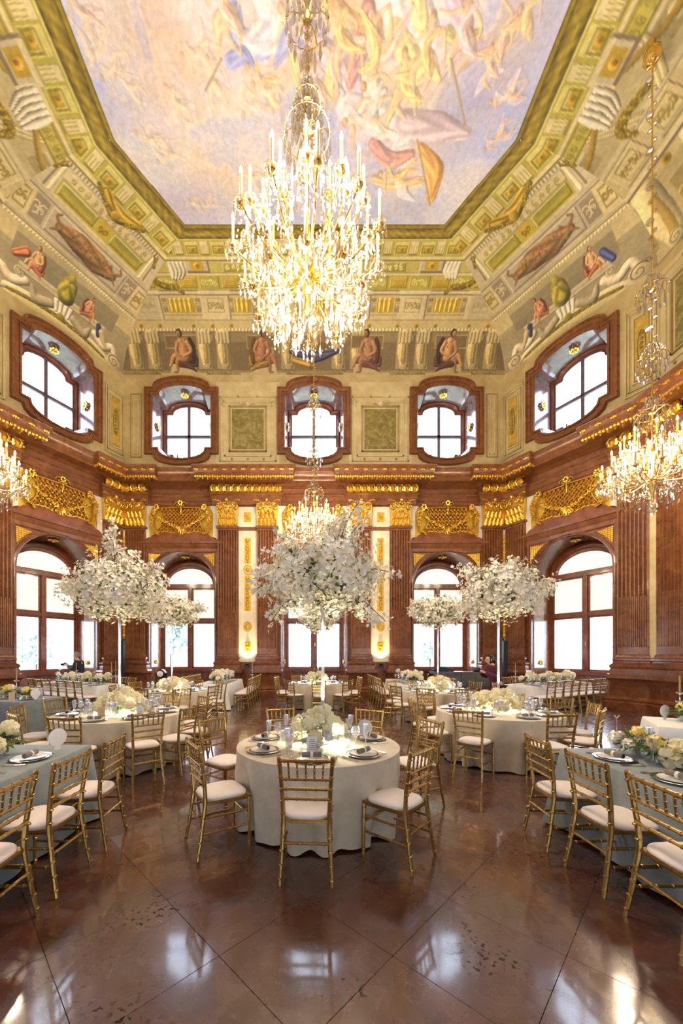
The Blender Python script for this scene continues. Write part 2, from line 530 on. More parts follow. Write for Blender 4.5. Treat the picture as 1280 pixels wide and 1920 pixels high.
# arch moulding, reveal
def lower_arch(parent, x, deep=1.05):
    mb = MB()
    seq = []
    for d, y in ((0.0, 0.02), (0.0, -0.05), (-0.03, -0.07), (-0.09, -0.07), (-0.11, -0.03)):
        seq.append([(px, y, pz) for px, pz in arch_curve(HB + d, ZS, RISE + d)])
    # plain impost-less archivolt
    mb.grid(seq)
    o = mb.obj('archivolt', REDD, parent, (x, 0, 0))
    mb = MB()
    rows = []
    for t in (0, .08, .5, 1.0):
        rows.append([(px, -0.03 + t * deep, pz) for px, pz in arch_curve(HB - 0.11 - 0.05 * t, ZS, RISE - 0.11 - 0.03 * t)])
    mb.grid(rows, mi=0)
    # jamb linings of pale marble up to the spring
    for s in (-1, 1):
        mb.box(s * (HB - .125) - .02, s * (HB - .125) + .02, 0.1, deep - .12, 1.15, ZS - .1, 1)
    mb.obj('reveal', [REDD, PINKM], parent, (x, 0, 0))
    # gilt rosette in the crown of the reveal
    r = MB()
    for k in range(8):
        t = k * pi / 4
        r.ball((0.13 * cos(t), 0.09 * sin(t), 0), 0.06, 6, 4, sz=0.5)
    r.ball((0, 0, -0.02), 0.06, 8, 4)
    r.obj('rosette', GOLD, parent, (x, 0.42, ZS + RISE - 0.16))
    # gilt leaf ornaments low on the jambs
    for s in (-1, 1):
        g = MB()
        for k in range(7):
            t = -1.2 + k * 0.4
            g.tube([(0, 0, 0), (s * -0.02, .07 * sin(t), .07 * cos(t)), (s * -0.03, 0.16 * sin(t), 0.16 * cos(t))], [0.012, 0.03, 0.006], 5)
        g.obj('leaf_ornament', GOLD, parent, (x + s * (HB - .16), 0.5, 1.28))

def window_lower(idx, wall, x, door=False):
    W = WALLS[wall]
    root = tag(empty('window_%d' % idx, W['loc'], W['rz']), kind='structure')
    y0 = 0.98
    fr = MB()
    # flat surround between arch outline and glass openings
    out = [(px, pz) for px, pz in arch_curve(HB - .12, ZS, RISE - .12, 24)][1:-1]
    lun = [(0.93 * -cos(pi * i / 24), 4.60 + 0.66 * sin(pi * i / 24)) for i in range(0, 25)]
    steps = [(0, 0.0), (.3, -.05), (.34, 0.03), (.62, 0.03), (.66, .09), (1, .11)]
    fr.grid([[(o_[0] + (l[0] - o_[0]) * t, y0 + d, o_[1] + (l[1] - o_[1]) * t) for o_, l in zip(out, lun)] for t, d in steps])
    for s in (-1, 1):
        for (a, b, d) in ((HB - .12, 1.20, 0), (1.22, 1.13, .05)):
            fr.box(min(s * a, s * b), max(s * a, s * b), y0 + d, y0 + .2, 0.0, ZS + .12)
    fr.box(-1.15, 1.15, y0 + .02, y0 + .2, 4.42, 4.60)          # transom under the lunette
    fr.box(-1.15, 1.15, y0 + .05, y0 + .2, 3.0, 3.12)
    fr.box(-.065, .065, y0 + .03, y0 + .2, 1.05, 4.45)
    fr.box(-1.2, 1.2, y0 - .02, y0 + .2, 0.93, 1.06)
    fr.obj('window_frame', FRAMEW, root, (x, 0, 0))
    d = MB()
    d.box(-1.25, 1.25, y0 + .06, y0 + .2, 0, 0.95)
    d.box(-1.0, 1.0, y0 + .02, y0 + .08, 0.12, 0.84)
    d.obj('dado_panel', REDD if not door else FRAMEW, root, (x, 0, 0))
    sash = MB()
    for s in (-1, 1):
        xa, xb = (0.065, 1.13) if s > 0 else (-1.13, -0.065)
        for za, zb in ((1.06, 3.0), (3.12, 4.42)):
            t = .055
            sash.box(xa, xa + t, y0 + .09, y0 + .14, za, zb); sash.box(xb - t, xb, y0 + .09, y0 + .14, za, zb)
            sash.box(xa, xb, y0 + .09, y0 + .14, za, za + t); sash.box(xa, xb, y0 + .09, y0 + .14, zb - t, zb)
    sash.obj('sash', SASHG if door else FRAMEW, root, (x, 0, 0))
    bead = MB()
    for s in (-1, 1):
        xa, xb = (0.12, 1.075) if s > 0 else (-1.075, -0.12)
        t = .02
        za, zb = 1.115, 2.945
        bead.box(xa, xa + t, y0 + .1, y0 + .15, za, zb); bead.box(xb - t, xb, y0 + .1, y0 + .15, za, zb)
        bead.box(xa, xb, y0 + .1, y0 + .15, za, za + t); bead.box(xa, xb, y0 + .1, y0 + .15, zb - t, zb)
    bead.obj('glazing_bead', SASHW, root, (x, 0, 0))
    for s in (-1, 1):
        xa, xb = (0.1, 1.1) if s > 0 else (-1.1, -0.1)
        for za, zb in ((1.1, 2.96), (3.16, 4.4)):
            p = MB(); p.box(xa, xb, y0 + .115, y0 + .12, za, zb)
            p.obj('pane', GLASS, root, (x, 0, 0))
        b = MB(); b.box(xa, xb, y0 + .145, y0 + .147, 3.14, 4.41)
        b.obj('roller_blind', BLIND, root, (x, 0, 0))
        hn = MB(); hn.tube([(s * .045, y0 + .02, 1.95), (s * .045, y0 - .02, 2.0), (s * .045, y0 - .02, 2.12)], .012, 5)
        if s > 0: hn.obj('handle', BRASS, root, (x, 0, 0))
    p = MB(); p.poly([(a * .99, b) for a, b in lun], y0 + .115, y0 + .12)
    p.obj('pane', GLASS, root, (x, 0, 0))
    b = MB(); b.poly([(a * 1.08, 4.60 + (b - 4.60) * 1.12) for a, b in lun], y0 + .205, y0 + .207)
    b.obj('roller_blind', BLIND, root, (x, 0, 0))
    return root

def window_upper(idx, wall, x):
    W = WALLS[wall]
    root = tag(empty('window_%d' % idx, W['loc'], W['rz']), kind='structure')
    s = MB()
    seq = [(EAR_O, 0.0), (EAR_O, -.10)]
    for t, y in ((.06, -.14), (.22, -.14), (.27, -.10), (.5, -.08), (.55, -.05), (.72, -.05), (.76, -.10), (.94, -.10), (1.0, -.05)):
        seq.append((lerp_loop(EAR_O, EAR_I, t), y))
    loops(s, seq)
    s.obj('stone_surround', RED, root, (x, 0, 0))
    r = MB()
    MID = lerp_loop(EAR_I, EAR_G, .35)
    loops(r, [(EAR_I, -.05), (lerp_loop(EAR_I, EAR_G, .1), .1), (MID, .86)])
    r.obj('reveal', REVEAL, root, (x, 0, 0))
    f = MB()
    loops(f, [(lerp_loop(EAR_I, EAR_G, .2), .84), (lerp_loop(MID, EAR_G, .3), .80), (lerp_loop(MID, EAR_G, .7), .84), (EAR_G, .90), (EAR_G, .98)])
    f.obj('window_frame', FRAMEW, root, (x, 0, 0))
    g = MB()
    IN = [(px * .955, 10.8 + (pz - 10.8) * .965) for px, pz in EAR_G]
    loops(g, [(EAR_G, .92), (EAR_G, .88), (IN, .88), (IN, .93)])
    g.box(-.06, .06, .86, .95, 9.6, 12.0); g.box(-.95, .95, .86, .95, 10.66, 10.77)
    g.obj('sash', SASHG, root, (x, 0, 0))
    for sx in (-1, 1):
        for up in (0, 1):
            pts = [p for p in EAR_G if p[0] * sx >= 0 and ((p[1] > 10.8) if up else (p[1] < 10.8))]
            zc = 10.77 if up else 10.66
            n_ = len(EAR_G)
            half = [(px, pz) for px, pz in EAR_G if (pz > 10.8) == bool(up) and px * sx > -1e-6]
            half = [(max(px, 0.05) if sx > 0 else min(px, -0.05), pz) for px, pz in half]
            if up: pts = ([(-.95, zc)] if sx < 0 else [(.05, zc)])
            # order round the pane
            half.sort(key=lambda p: atan2(p[1] - (11.2 if up else 10.3), p[0] - sx * .45))
            poly = half + [(sx * .05, zc), (sx * .95, zc)]
            poly = sorted(set(poly), key=lambda p: atan2(p[1] - (11.2 if up else 10.3), p[0] - sx * .45))
            pm = MB(); pm.poly(poly, .905, .91)
            pm.obj('pane', GLASS, root, (x, 0, 0), smooth=False)
    for (px, pz, rot) in ((0, 12.07, 0), (-1.04, 10.8, 1), (1.04, 10.8, 1)):
        r = MB()
        for k in range(8):
            t = k * pi / 4
            r.ball((0.12 * cos(t), 0.12 * sin(t), 0), 0.055, 6, 4, sz=0.5)
        r.ball((0, 0, 0), 0.06, 8, 4)
        if rot: r.xf(Matrix.Rotation(pi / 2, 4, 'Y'))
        r.obj('rosette', GOLD, root, (x + px, 0.35, pz))
    h = MB(); h.box(-.30, -.05, .70, .86, 9.56, 9.72); h.box(-.42, -.38, .6, .8, 9.6, 9.85)
    h.obj('opening_motor', BLACK, root, (x, 0, 0))
    return root

# --- pilaster --------------------------------------------------------------
def pilaster_meshes():
    w2 = 0.385
    P = {}
    s = MB()
    xs = []
    nfl = 7
    pitch = 2 * (w2 - .03) / nfl
    prof = [(-w2, 0.0), (-w2, -.18)]
    for k in range(nfl):
        xa = -w2 + .03 + k * pitch + pitch * .16
        xb = xa + pitch * .68
        prof += [(xa, -.18), (xa + (xb - xa) * .12, -.142), (xa + (xb - xa) * .5, -.118), (xa + (xb - xa) * .88, -.142), (xb, -.18)]
    prof += [(w2, -.18), (w2, 0.0)]
    s.grid([[(x, y, 1.86) for x, y in prof], [(x, y, 6.50) for x, y in prof]])
    s.box(-w2, w2, -.18, 0, 1.63, 1.88)
    s.box(-w2, w2, -.18, 0, 6.48, 6.56)
    # cabled lower third
    for k in range(nfl):
        xc = -w2 + .03 + k * pitch + pitch * .5
        s.lathe([(.026, 1.88), (.03, 1.92), (.03, 3.35), (.0, 3.38)], 6, (xc, -.152, 0), 0, False)
    P['shaft'] = s.mesh('shaft', RED)
    def prismz(pr):      # profile (out, z) wrapped round three sides of a block of half width w2+out
        m = MB()
        rows = [[(-(w2 + o), 0, z), (-(w2 + o), -(.18 + o), z), ((w2 + o), -(.18 + o), z), ((w2 + o), 0, z)] for o, z in pr]
        m.grid(rows, False, 0)
        m.f.append((len(m.v) - 4, len(m.v) - 3, len(m.v) - 2, len(m.v) - 1)); m.m.append(0)
        return m
    P['base'] = prismz([(.13, 1.07), (.13, 1.22), (.11, 1.24), (.14, 1.28), (.14, 1.34), (.09, 1.38), (.05, 1.42), (.05, 1.45), (.08, 1.48), (.08, 1.53), (.03, 1.57), (.02, 1.64), (0, 1.66)]).mesh('base', REDD)
    P['pedestal'] = prismz([(.26, 0.0), (.26, .24), (.22, .28), (.24, .33), (.17, .40), (.14, .42), (.14, .86), (.17, .90), (.22, .95), (.22, 1.02), (.18, 1.07), (.0, 1.071)]).mesh('pedestal', REDD)
    P['necking'] = prismz([(0, 6.54), (.05, 6.56), (.06, 6.60), (.05, 6.64), (.0, 6.66)]).mesh('necking', RED)
    random.seed(5)
    c = MB()
    w3 = w2 + .0
    c.grid([[(-w3, 0, 6.66), (-w3, -.19, 6.66), (w3, -.19, 6.66), (w3, 0, 6.66)], [(-w3 - .04, 0, 7.5), (-w3 - .04, -.24, 7.5), (w3 + .04, -.24, 7.5), (w3 + .04, 0, 7.5)]])
    def leafm(x, z, hh, ww, out):
        rows = []
        for i in range(7):
            t = i / 6
            wd = ww * (0.55 + .6 * sin(pi * min(t * 1.1, 1)) ) * (1 - .5 * t)
            yy = -.20 - out * (t ** 2.2) - .02
            zz = z + hh * (t if t < .85 else .85 - (t - .85) * .6)
            rows.append([(x - wd, yy + .03, zz - .02), (x - wd * .45, yy - .012, zz), (x, yy - .035, zz + .01), (x + wd * .45, yy - .012, zz), (x + wd, yy + .03, zz - .02)])
        c.grid(rows)
    for k in range(5): leafm(-w3 + .09 + k * .15, 6.67, .32, .07, .09)
    for k in range(4): leafm(-w3 + .155 + k * .155, 6.92, .33, .065, .12)
    for k in range(6):
        for q in range(2):
            x = -w3 + .06 + k * .13; z = 6.72 + q * .33
            c.ball((x + random.uniform(-.02, .02), -.23, z), .03, 5, 3)
    def volute(x, z, s_, r=.13, y=-.30):
        pts = [(x + s_ * r * (1 - i / 26) * cos(i * .42 + .9), y - .03 * i / 26, z + r * (1 - i / 26) * sin(i * .42 + .9)) for i in range(25)]
        c.tube(pts, [.034 * (1 - .5 * i / 24) for i in range(25)], 6)
    volute(-w3 + .07, 7.36, -1); volute(w3 - .07, 7.36, 1)
    volute(-.10, 7.40, 1, .075, -.27); volute(.10, 7.40, -1, .075, -.27)
    for k in range(10):
        c.ball((-.3 + k * .067, -.29 - .01 * (k % 2), 7.46 + .06 * abs(sin(k * 1.3))), .045, 6, 4)
    for k in range(8):
        c.ball((random.uniform(-.34, .34), -.26, random.uniform(7.1, 7.3)), .035, 5, 3)
    c.ball((0, -.33, 7.60), .08, 7, 5)
    ab = [(-w3 - .14, -.02), (-w3 - .14, -.36), (-w3 - .05, -.38), (-.25, -.31), (0, -.29), (.25, -.31), (w3 + .05, -.38), (w3 + .14, -.36), (w3 + .14, -.02)]
    c.polyz(ab, 7.56, 7.60); c.polyz([(x * .97, y * .95) for x, y in ab], 7.61, 7.68)
    P['capital'] = c.mesh('capital', GOLD)
    return P
PIL = pilaster_meshes()
def pilaster(parent, x, capital=True):
    r = empty('pilaster', (x, 0, 0), 0, parent)
    for k in ('pedestal', 'base', 'shaft', 'necking', 'capital'):
        link(k, PIL[k], r)
    return r

# gilt relief over the windows
def relief_meshes():
    random.seed(11)
    g = MB()
    def inside(x, z):
        t = (z - 6.38) / (7.36 - 6.38)
        wv = 1.0 - .28 * sin(pi * min(max(t, 0), 1)) * .6 - .12 * t
        return 0 < t < 1 and abs(x) < wv
    st = .145
    n = 14
    for k in range(-n, n + 1):
        for sgn in (-1, 1):
            pts = []
            for i in range(30):
                z = 6.36 + i * .035
                x = k * st + sgn * (z - 6.87)
                if inside(x, z): pts.append((x, -.10, z))
            if len(pts) > 2:
                g.tube([pts[0], pts[-1]], .019, 4)
    for i in range(-8, 9):
        for j in range(0, 8):
            x = i * st + (j % 2) * st / 2; z = 6.44 + j * st * .5 * 1.9
            if inside(x, z): g.ball((x, -.12, z), .035, 5, 3)
    edge = [(x, -.11, z) for x, z in ((-.95, 6.4), (-.78, 6.7), (-.70, 6.95), (-.78, 7.36), (0, 7.40), (.78, 7.36), (.70, 6.95), (.78, 6.7), (.95, 6.4), (.5, 6.46), (.3, 6.40), (0, 6.34), (-.3, 6.40), (-.5, 6.46))]
    g.tube(edge, .024, 5, closed=True)
    lat = g.mesh('lattice', GOLD)
    s = MB()
    for sx in (-1, 1):
        for i in range(26):                       # hanging festoon from the top corner down the side
            t = i / 25
            x = sx * (0.86 + .30 * sin(t * pi) + .05 * sin(9 * t)); z = 7.36 - 1.02 * t
            for q in range(3):
                s.ball((x + random.uniform(-.09, .09) * (1 - .4 * t), -.14 - random.uniform(0, .07), z + random.uniform(-.04, .04)), random.uniform(.03, .055), 6, 4)
        for k in range(6):
            t = k * pi / 3
            s.ball((sx * .93 + .075 * cos(t), -.17, 7.40 + .075 * sin(t)), .05, 6, 4)
        for i in range(18):                       # garland across the lattice
            t = i / 17
            x = sx * (0.15 + .75 * t); z = 6.62 + .42 * t ** 1.5
            for q in range(2):
                s.ball((x + random.uniform(-.03, .03), -.16, z + random.uniform(-.05, .05)), random.uniform(.03, .052), 6, 4)
        pts = [(sx * (.10 + .13 * (1 - i / 16) * cos(i * .5)), -.16, 7.48 + .12 * (1 - i / 16) * sin(i * .5)) for i in range(15)]
        s.tube(pts, .022, 5)
        pts = [(sx * (.17 + .11 * (1 - i / 16) * cos(i * .5 + 2)), -.17, 6.44 + .10 * (1 - i / 16) * sin(i * .5 + 2)) for i in range(15)]
        s.tube(pts, .024, 5)
    for k in range(9):
        t = -pi / 2 + (k - 4) * .33
        s.tube([(0, -.15, 6.62), (.16 * cos(t), -.19, 6.62 + .16 * sin(t)), (.26 * cos(t), -.15, 6.62 + .30 * sin(t))], [.02, .035, .01], 5)
    s.tube([(0, -.14, 7.1), (.02, -.17, 7.3), (0, -.15, 7.5)], [.02, .04, .02], 6)
    for k in range(7): s.ball((.07 * cos(k * .9), -.17, 7.55 + .07 * sin(k * .9)), .04, 6, 4)
    sc = s.mesh('festoon', GOLD)
    return lat, sc
LATT, FEST = relief_meshes()

def bay_dressing(parent, x):
    """spandrels, shelf, stepped panel and gilt relief over one lower window"""
    b = MB()
    A = arch_curve(HB, ZS, RISE, 20)[1:-1]
    sp = MB()
    for s in (-1, 1):
        side = [p for p in A if p[0] * s > .45]
        if s > 0: side = side[::-1]
        # spandrel field (gold netting ground), split into quads towards the outer corner
        rows = []
        for p in side:
            rows.append((p, (s * 1.30 if True else p[0], max(p[1], 4.75))))
        pts = [(s * 1.30, 5.62)] + [q for q in [(p[0] * 1.03, p[1] + .07) for p in side] if abs(q[0]) < 1.30 and q[1] < 5.62]
        sp.poly(pts if s < 0 else pts, -.03, -.01)
    sp.obj('spandrel', GOLDP, parent, (x, 0, 0), smooth=False)
    nt = MB()
    for s in (-1, 1):
        for k in range(16):
            z = 4.7 + k * .062
            # netting bars clipped by the arch
            xa = HB * sqrt(max(0, 1 - min(1, (z - ZS) / RISE) ** 2)) + .06
            if xa < 1.28 and z < 5.6:
                nt.tube([(s * xa, -.035, z), (s * 1.29, -.035, z)], .007, 4)
        for k in range(12):
            xx = .5 + k * .072
            zz = ZS + RISE * sqrt(max(0, 1 - (xx / HB) ** 2)) + .08
            if zz < 5.58: nt.tube([(s * xx, -.035, zz), (s * xx, -.035, 5.6)], .006, 4)
    nt.obj('spandrel_netting', GOLD, parent, (x, 0, 0))
    # jamb strips and shelf
    for s in (-1, 1):
        b.box(*(sorted((s * 1.33, s * 1.42))), -.06, .02, ZS, 5.70)
    b.grid([[(-1.47 - o_, -o_ - .02, z), (1.47 + o_, -o_ - .02, z)] for o_, z in ((0, 5.64), (.04, 5.68), (.04, 5.80), (.09, 5.86), (.12, 5.95), (.17, 5.98), (.17, 6.05), (.0, 6.07))])
    b.obj('shelf_moulding', RED, parent, (x, 0, 0))
    # stepped base in red marble
    q = MB()
    prof = [(-1.43, 6.06), (-1.40, 6.12), (-1.31, 6.15), (-1.27, 6.21), (-1.17, 6.24), (-1.13, 6.31), (-1.02, 6.35), (-.98, 6.42)]
    q.poly(prof + [(-p, z) for p, z in prof[::-1]], -.10, 0.0)
    q.poly([(-1.02, 6.40), (-.80, 6.7), (-.72, 6.95), (-.8, 7.3), (-.95, 7.5), (-.6, 7.55), (.6, 7.55), (.95, 7.5), (.8, 7.3), (.72, 6.95), (.80, 6.7), (1.02, 6.40)][::-1], -.06, 0)
    q.obj('stepped_base', BROWNR, parent, (x, 0, 0), smooth=False)
    g = MB()
    g.poly([(-1.24, 6.25), (-1.24, 7.2), (-1.1, 7.5), (1.1, 7.5), (1.24, 7.2), (1.24, 6.25)][::-1], -.03, 0)
    g.obj('gold_ground', GOLDP, parent, (x, 0, 0), smooth=False)
    wl = MB()
    for s in (-1, 1):
        pts = [(s * 1.46, 6.08), (s * 1.46, 7.52), (s * 1.12, 7.52), (s * 1.12, 7.44), (s * 1.24, 7.2), (s * 1.24, 6.25), (s * 1.36, 6.2)]
        wl.poly(pts if s < 0 else pts[::-1], -.07, 0)
    wl.obj('white_cheek', WHITEM, parent, (x, 0, 0), smooth=False)
    link('lattice', LATT, parent, (x, 0, 0))
    link('festoon', FEST, parent, (x, 0, 0))

# entablature along a wall between plan offsets; profile of (out, z)
PROF = [(.0, 7.46), (.10, 7.46), (.10, 7.60), (.14, 7.62), (.14, 7.76), (.20, 7.80), (.20, 7.86), (.10, 7.88), (.07, 7.93), (.07, 8.12), (.16, 8.16), (.24, 8.20), (.60, 8.21), (.62, 8.24), (.62, 8.36), (.66, 8.40), (.70, 8.52), (.76, 8.56), (.76, 8.64), (.74, 8.66), (.0, 8.72)]
def entablature(name, wall, jogs):
    """jogs: list of (x0, x1) where the whole profile breaks forward"""
    W = WALLS[wall]
    L2 = W['L'] / 2
    # interior half angles at both ends -> how the mitre shifts with the projection
    k = {}
    for sgn, nb in ((-1, -1), (1, 1)):
        names = list(WALLS)
    def turn(a, b):
        d = (a - b + pi) % (2 * pi) - pi
        return math.tan(abs(d) / 2)
    order = ['far', 'far_right', 'right', 'back_right', 'back', 'back_left', 'left', 'far_left']
    q = order.index(wall)
    kr = turn(W['rz'], WALLS[order[(q + 1) % 8]]['rz'])
    kl = turn(W['rz'], WALLS[order[q - 1]]['rz'])
    J = .22
    path = [(-L2, 0 if not (jogs and jogs[0][0] <= -L2 + .01) else J)]
    cur = path[0][1]
    for a, b in jogs:
        if a > -L2 + .01: path += [(a, 0), (a, J)]
        if b < L2 - .01: path += [(b, J), (b, 0)]
    path.append((L2, J if (jogs and jogs[-1][1] >= L2 - .01) else 0))
    mb = MB()
    rows = []
    for o_, z in PROF:
        row = []
        n = len(path)
        for i, (x, j) in enumerate(path):
            out = o_ + j
            if i == 0: xx = x + kl * out
            elif i == n - 1: xx = x - kr * out
            else:
                pj = path[i - 1][1]; nj = path[i + 1][1]
                # the jog's returns project sideways too
                if j > pj or j > nj: xx = x + (-o_ * .9 if j > pj else o_ * .9)
                elif pj > j: xx = x + o_ * .9
                else: xx = x - o_ * .9
            row.append((xx, -out, z))
        rows.append(row)
    # keep each jog's pair of points together (vertical return)
    mb.grid(rows)
    return tag(mb.obj(name, RED, None, W['loc'], W['rz'], ang=30), kind='structure')
# ---------------------------------------------------------------- painted vault: colours laid on the plaster vertex by vertex
def lin(c):
    c = np.asarray(c, float) / 255.0
    return np.where(c <= 0.04045, c / 12.92, ((c + 0.055) / 1.055) ** 2.4)

def vnoise(x, y, sc, seed=0, octv=3):
    out = np.zeros_like(x); amp = 1.0; tot = 0
    rng = np.random.RandomState(seed)
    for o in range(octv):
        G = rng.rand(128, 128)
        a = x * sc + 37.3 * (o + 1); b = y * sc + 11.7 * (o + 1)
        ia = np.floor(a).astype(int); ib = np.floor(b).astype(int)
        fa = a - ia; fb = b - ib
        fa = fa * fa * (3 - 2 * fa); fb = fb * fb * (3 - 2 * fb)
        g = lambda i, j: G[i % 128, j % 128]
        v = (g(ia, ib) * (1 - fa) + g(ia + 1, ib) * fa) * (1 - fb) + (g(ia, ib + 1) * (1 - fa) + g(ia + 1, ib + 1) * fa) * fb
        out += amp * v; tot += amp; amp *= .5; sc *= 2
    return out / tot

class Paint:
    """draws into colours C at points (x, y), metres on the plaster"""
    def __init__(s, x, y, base, aa=0.018):
        s.x, s.y, s.aa = x, y, aa
        s.C = np.tile(np.asarray(base, float), (len(x), 1))
    def blend(s, m, c, idx=None):
        c = np.asarray(c, float)
        m = np.clip(m, 0, 1)[:, None]
        if idx is None:
            s.C = s.C * (1 - m) + c * m
        else:
            s.C[idx] = s.C[idx] * (1 - m) + c * m
    def near(s, x0, x1, y0, y1):
        return np.nonzero((s.x > x0) & (s.x < x1) & (s.y > y0) & (s.y < y1))[0]
    def rect(s, x0, x1, y0, y1, c, a=1.0):
        i = s.near(x0 - .05, x1 + .05, y0 - .05, y1 + .05)
        if not len(i): return
        x, y = s.x[i], s.y[i]
        d = np.minimum(np.minimum(x - x0, x1 - x), np.minimum(y - y0, y1 - y))
        s.blend(np.clip(d / s.aa + .5, 0, 1) * a, c, i)
    def frame(s, x0, x1, y0, y1, t, c, hi=None, lo=None):
        hi = hi or c; lo = lo or c
        s.rect(x0, x1, y0, y0 + t, lo); s.rect(x0, x1, y1 - t, y1, hi)
        s.rect(x0, x0 + t, y0, y1, hi); s.rect(x1 - t, x1, y0, y1, lo)
    def ell(s, cx, cy, rx, ry, c, a=1.0, shade=0.0, rot=0.0):
        R = max(rx, ry) * 1.1 + .03
        i = s.near(cx - R, cx + R, cy - R, cy + R)
        if not len(i): return
        dx, dy = s.x[i] - cx, s.y[i] - cy
        u = dx * cos(rot) + dy * sin(rot); v = -dx * sin(rot) + dy * cos(rot)
        d = np.sqrt((u / rx) ** 2 + (v / ry) ** 2)
        m = np.clip((1 - d) * min(rx, ry) / s.aa + .5, 0, 1) * a
        col = np.asarray(c, float)[None, :] * (1 + shade * ((-dx + dy) / (rx + ry))[:, None])
        m = m[:, None]
        s.C[i] = s.C[i] * (1 - m) + np.clip(col, 0, 255) * m
    def limb(s, pts, wd, c, shade=0.45, a=1.0, fold=0.0, seed=0):
        """tapering stroke through pts, modelled like a rounded form lit from the upper left"""
        P = np.asarray(pts, float)
        if len(P) > 2:                      # smooth the path
            t = np.linspace(0, len(P) - 1, (len(P) - 1) * 4 + 1)
            k = np.minimum(t.astype(int), len(P) - 2); f = (t - k)[:, None]
            Pm = np.vstack([2 * P[0] - P[1], P, 2 * P[-1] - P[-2]])
            p0, p1, p2, p3 = Pm[k], Pm[k + 1], Pm[k + 2], Pm[k + 3]
            P = .5 * (2 * p1 + (p2 - p0) * f + (2 * p0 - 5 * p1 + 4 * p2 - p3) * f ** 2 + (3 * p1 - p0 - 3 * p2 + p3) * f ** 3)
        W = np.interp(np.linspace(0, 1, len(P)), np.linspace(0, 1, len(wd)), wd)
        mw = max(wd) + .04
        i = s.near(P[:, 0].min() - mw, P[:, 0].max() + mw, P[:, 1].min() - mw, P[:, 1].max() + mw)
        if not len(i): return
        x, y = s.x[i], s.y[i]
        best = np.full(len(i), 9e9); sx = np.zeros(len(i)); ww = np.full(len(i), .1); al = np.zeros(len(i))
        for k in range(len(P) - 1):
            d = P[k + 1] - P[k]; L = max(hypot(*d), 1e-6)
            t = np.clip(((x - P[k, 0]) * d[0] + (y - P[k, 1]) * d[1]) / L ** 2, 0, 1)
            ex, ey = x - (P[k, 0] + t * d[0]), y - (P[k, 1] + t * d[1])
            wv = W[k] + (W[k + 1] - W[k]) * t
            r = np.hypot(ex, ey) / wv
            b = r < best
            best[b] = r[b]; ww[b] = wv[b]
            sx[b] = ((-ex + ey) / (1.4 * wv))[b]
            al[b] = (k + t)[b]
        m = np.clip((1 - best) * ww / s.aa + .5, 0, 1) * a
        lite = 1 + shade * (sx + .35 - .5 * best ** 2)
        if fold:
            lite = lite * (1 + fold * np.sin(best * 7 + al * 1.1 + seed) * np.clip(1.2 - best * .4, 0, 1))
        col = np.clip(np.asarray(c, float)[None, :] * lite[:, None], 0, 255)
        m = m[:, None]
        s.C[i] = s.C[i] * (1 - m) + col * m
    def spiral(s, cx, cy, r, c1, c2, sg=1, ph=0.0, w=.3):
        s.ell(cx, cy, r * 1.05, r * 1.05, c1, shade=.25)
        pts = [(cx + sg * r * (1 - i / 22) * cos(ph + i * .5), cy + r * (1 - i / 22) * sin(ph + i * .5)) for i in range(20)]
        s.limb(pts, [r * .09, r * .05], c2, 0.1)
    def rosette(s, cx, cy, r, c1, c2):
        s.ell(cx, cy, r, r * .8, c1, shade=.4)
        s.ell(cx, cy, r * .45, r * .35, c2, shade=.4)
    def grotesque(s, x0, x1, y0, y1, c, seed=0, n=None, w=.018):
        """curling leaf ornament filling a panel, mirrored about its middle"""
        rng = random.Random(seed)
        cx, cy = (x0 + x1) / 2, (y0 + y1) / 2
        hx, hy = (x1 - x0) / 2, (y1 - y0) / 2
        n = n or max(2, int(hx / max(hy, .05)) + 1)
        for sg in (-1, 1):
            for k in range(n):
                u = hx * (k + .5) / n; r = min(hy, hx / n) * .62
                for q in (-1, 1):
                    ph = rng.uniform(0, 6)
                    pts = [(cx + sg * (u + r * (1 - i / 12) * cos(ph + i * .55)), cy + q * hy * .15 + q * r * (1 - i / 12) * sin(ph + i * .55)) for i in range(11)]
                    s.limb(pts, [w, w * .5], c, .2)
    def figure(s, cx, cy, k, flip=1, skin=(196, 146, 96), hair=(60, 40, 28), cloth=(92, 62, 48), seat=True):
        """a seated figure about 1.6*k high, painted"""
        X = lambda u: cx + flip * u * k
        Y = lambda v: cy + v * k
        dk = tuple(c * .6 for c in cloth)
        s.limb([(X(-.35), Y(-.15)), (X(0), Y(-.22)), (X(.4), Y(-.12)), (X(.48), Y(-.35))], [.16 * k, .22 * k, .12 * k], cloth, .5, fold=.16)
        s.limb([(X(.34), Y(.55)), (X(.44), Y(.25)), (X(.42), Y(-.25))], [.07 * k, .10 * k, .08 * k], dk, .5, fold=.2)
        s.limb([(X(.12), Y(-.12)), (X(-.32), Y(-.02)), (X(-.52), Y(-.42))], [.13 * k, .10 * k, .055 * k], skin, .55)
        s.limb([(X(.0), Y(-.15)), (X(-.22), Y(-.2)), (X(-.25), Y(-.62)), (X(-.36), Y(-.66))], [.12 * k, .10 * k, .055 * k, .04 * k], tuple(c * .85 for c in skin), .55)
        s.limb([(X(.08), Y(-.08)), (X(.04), Y(.22)), (X(.02), Y(.42))], [.17 * k, .17 * k, .19 * k], skin, .5)
        s.ell(X(-.08), Y(.30), .05 * k, .03 * k, tuple(c * .75 for c in skin), .6)
        s.ell(X(.12), Y(.30), .05 * k, .03 * k, tuple(c * .75 for c in skin), .6)
        s.limb([(X(.22), Y(.44)), (X(.34), Y(.15)), (X(.05), Y(-.03))], [.08 * k, .06 * k, .045 * k], skin, .55)
        s.limb([(X(-.16), Y(.42)), (X(-.24), Y(.12)), (X(.02), Y(-.10))], [.08 * k, .06 * k, .045 * k], tuple(c * .9 for c in skin), .55)
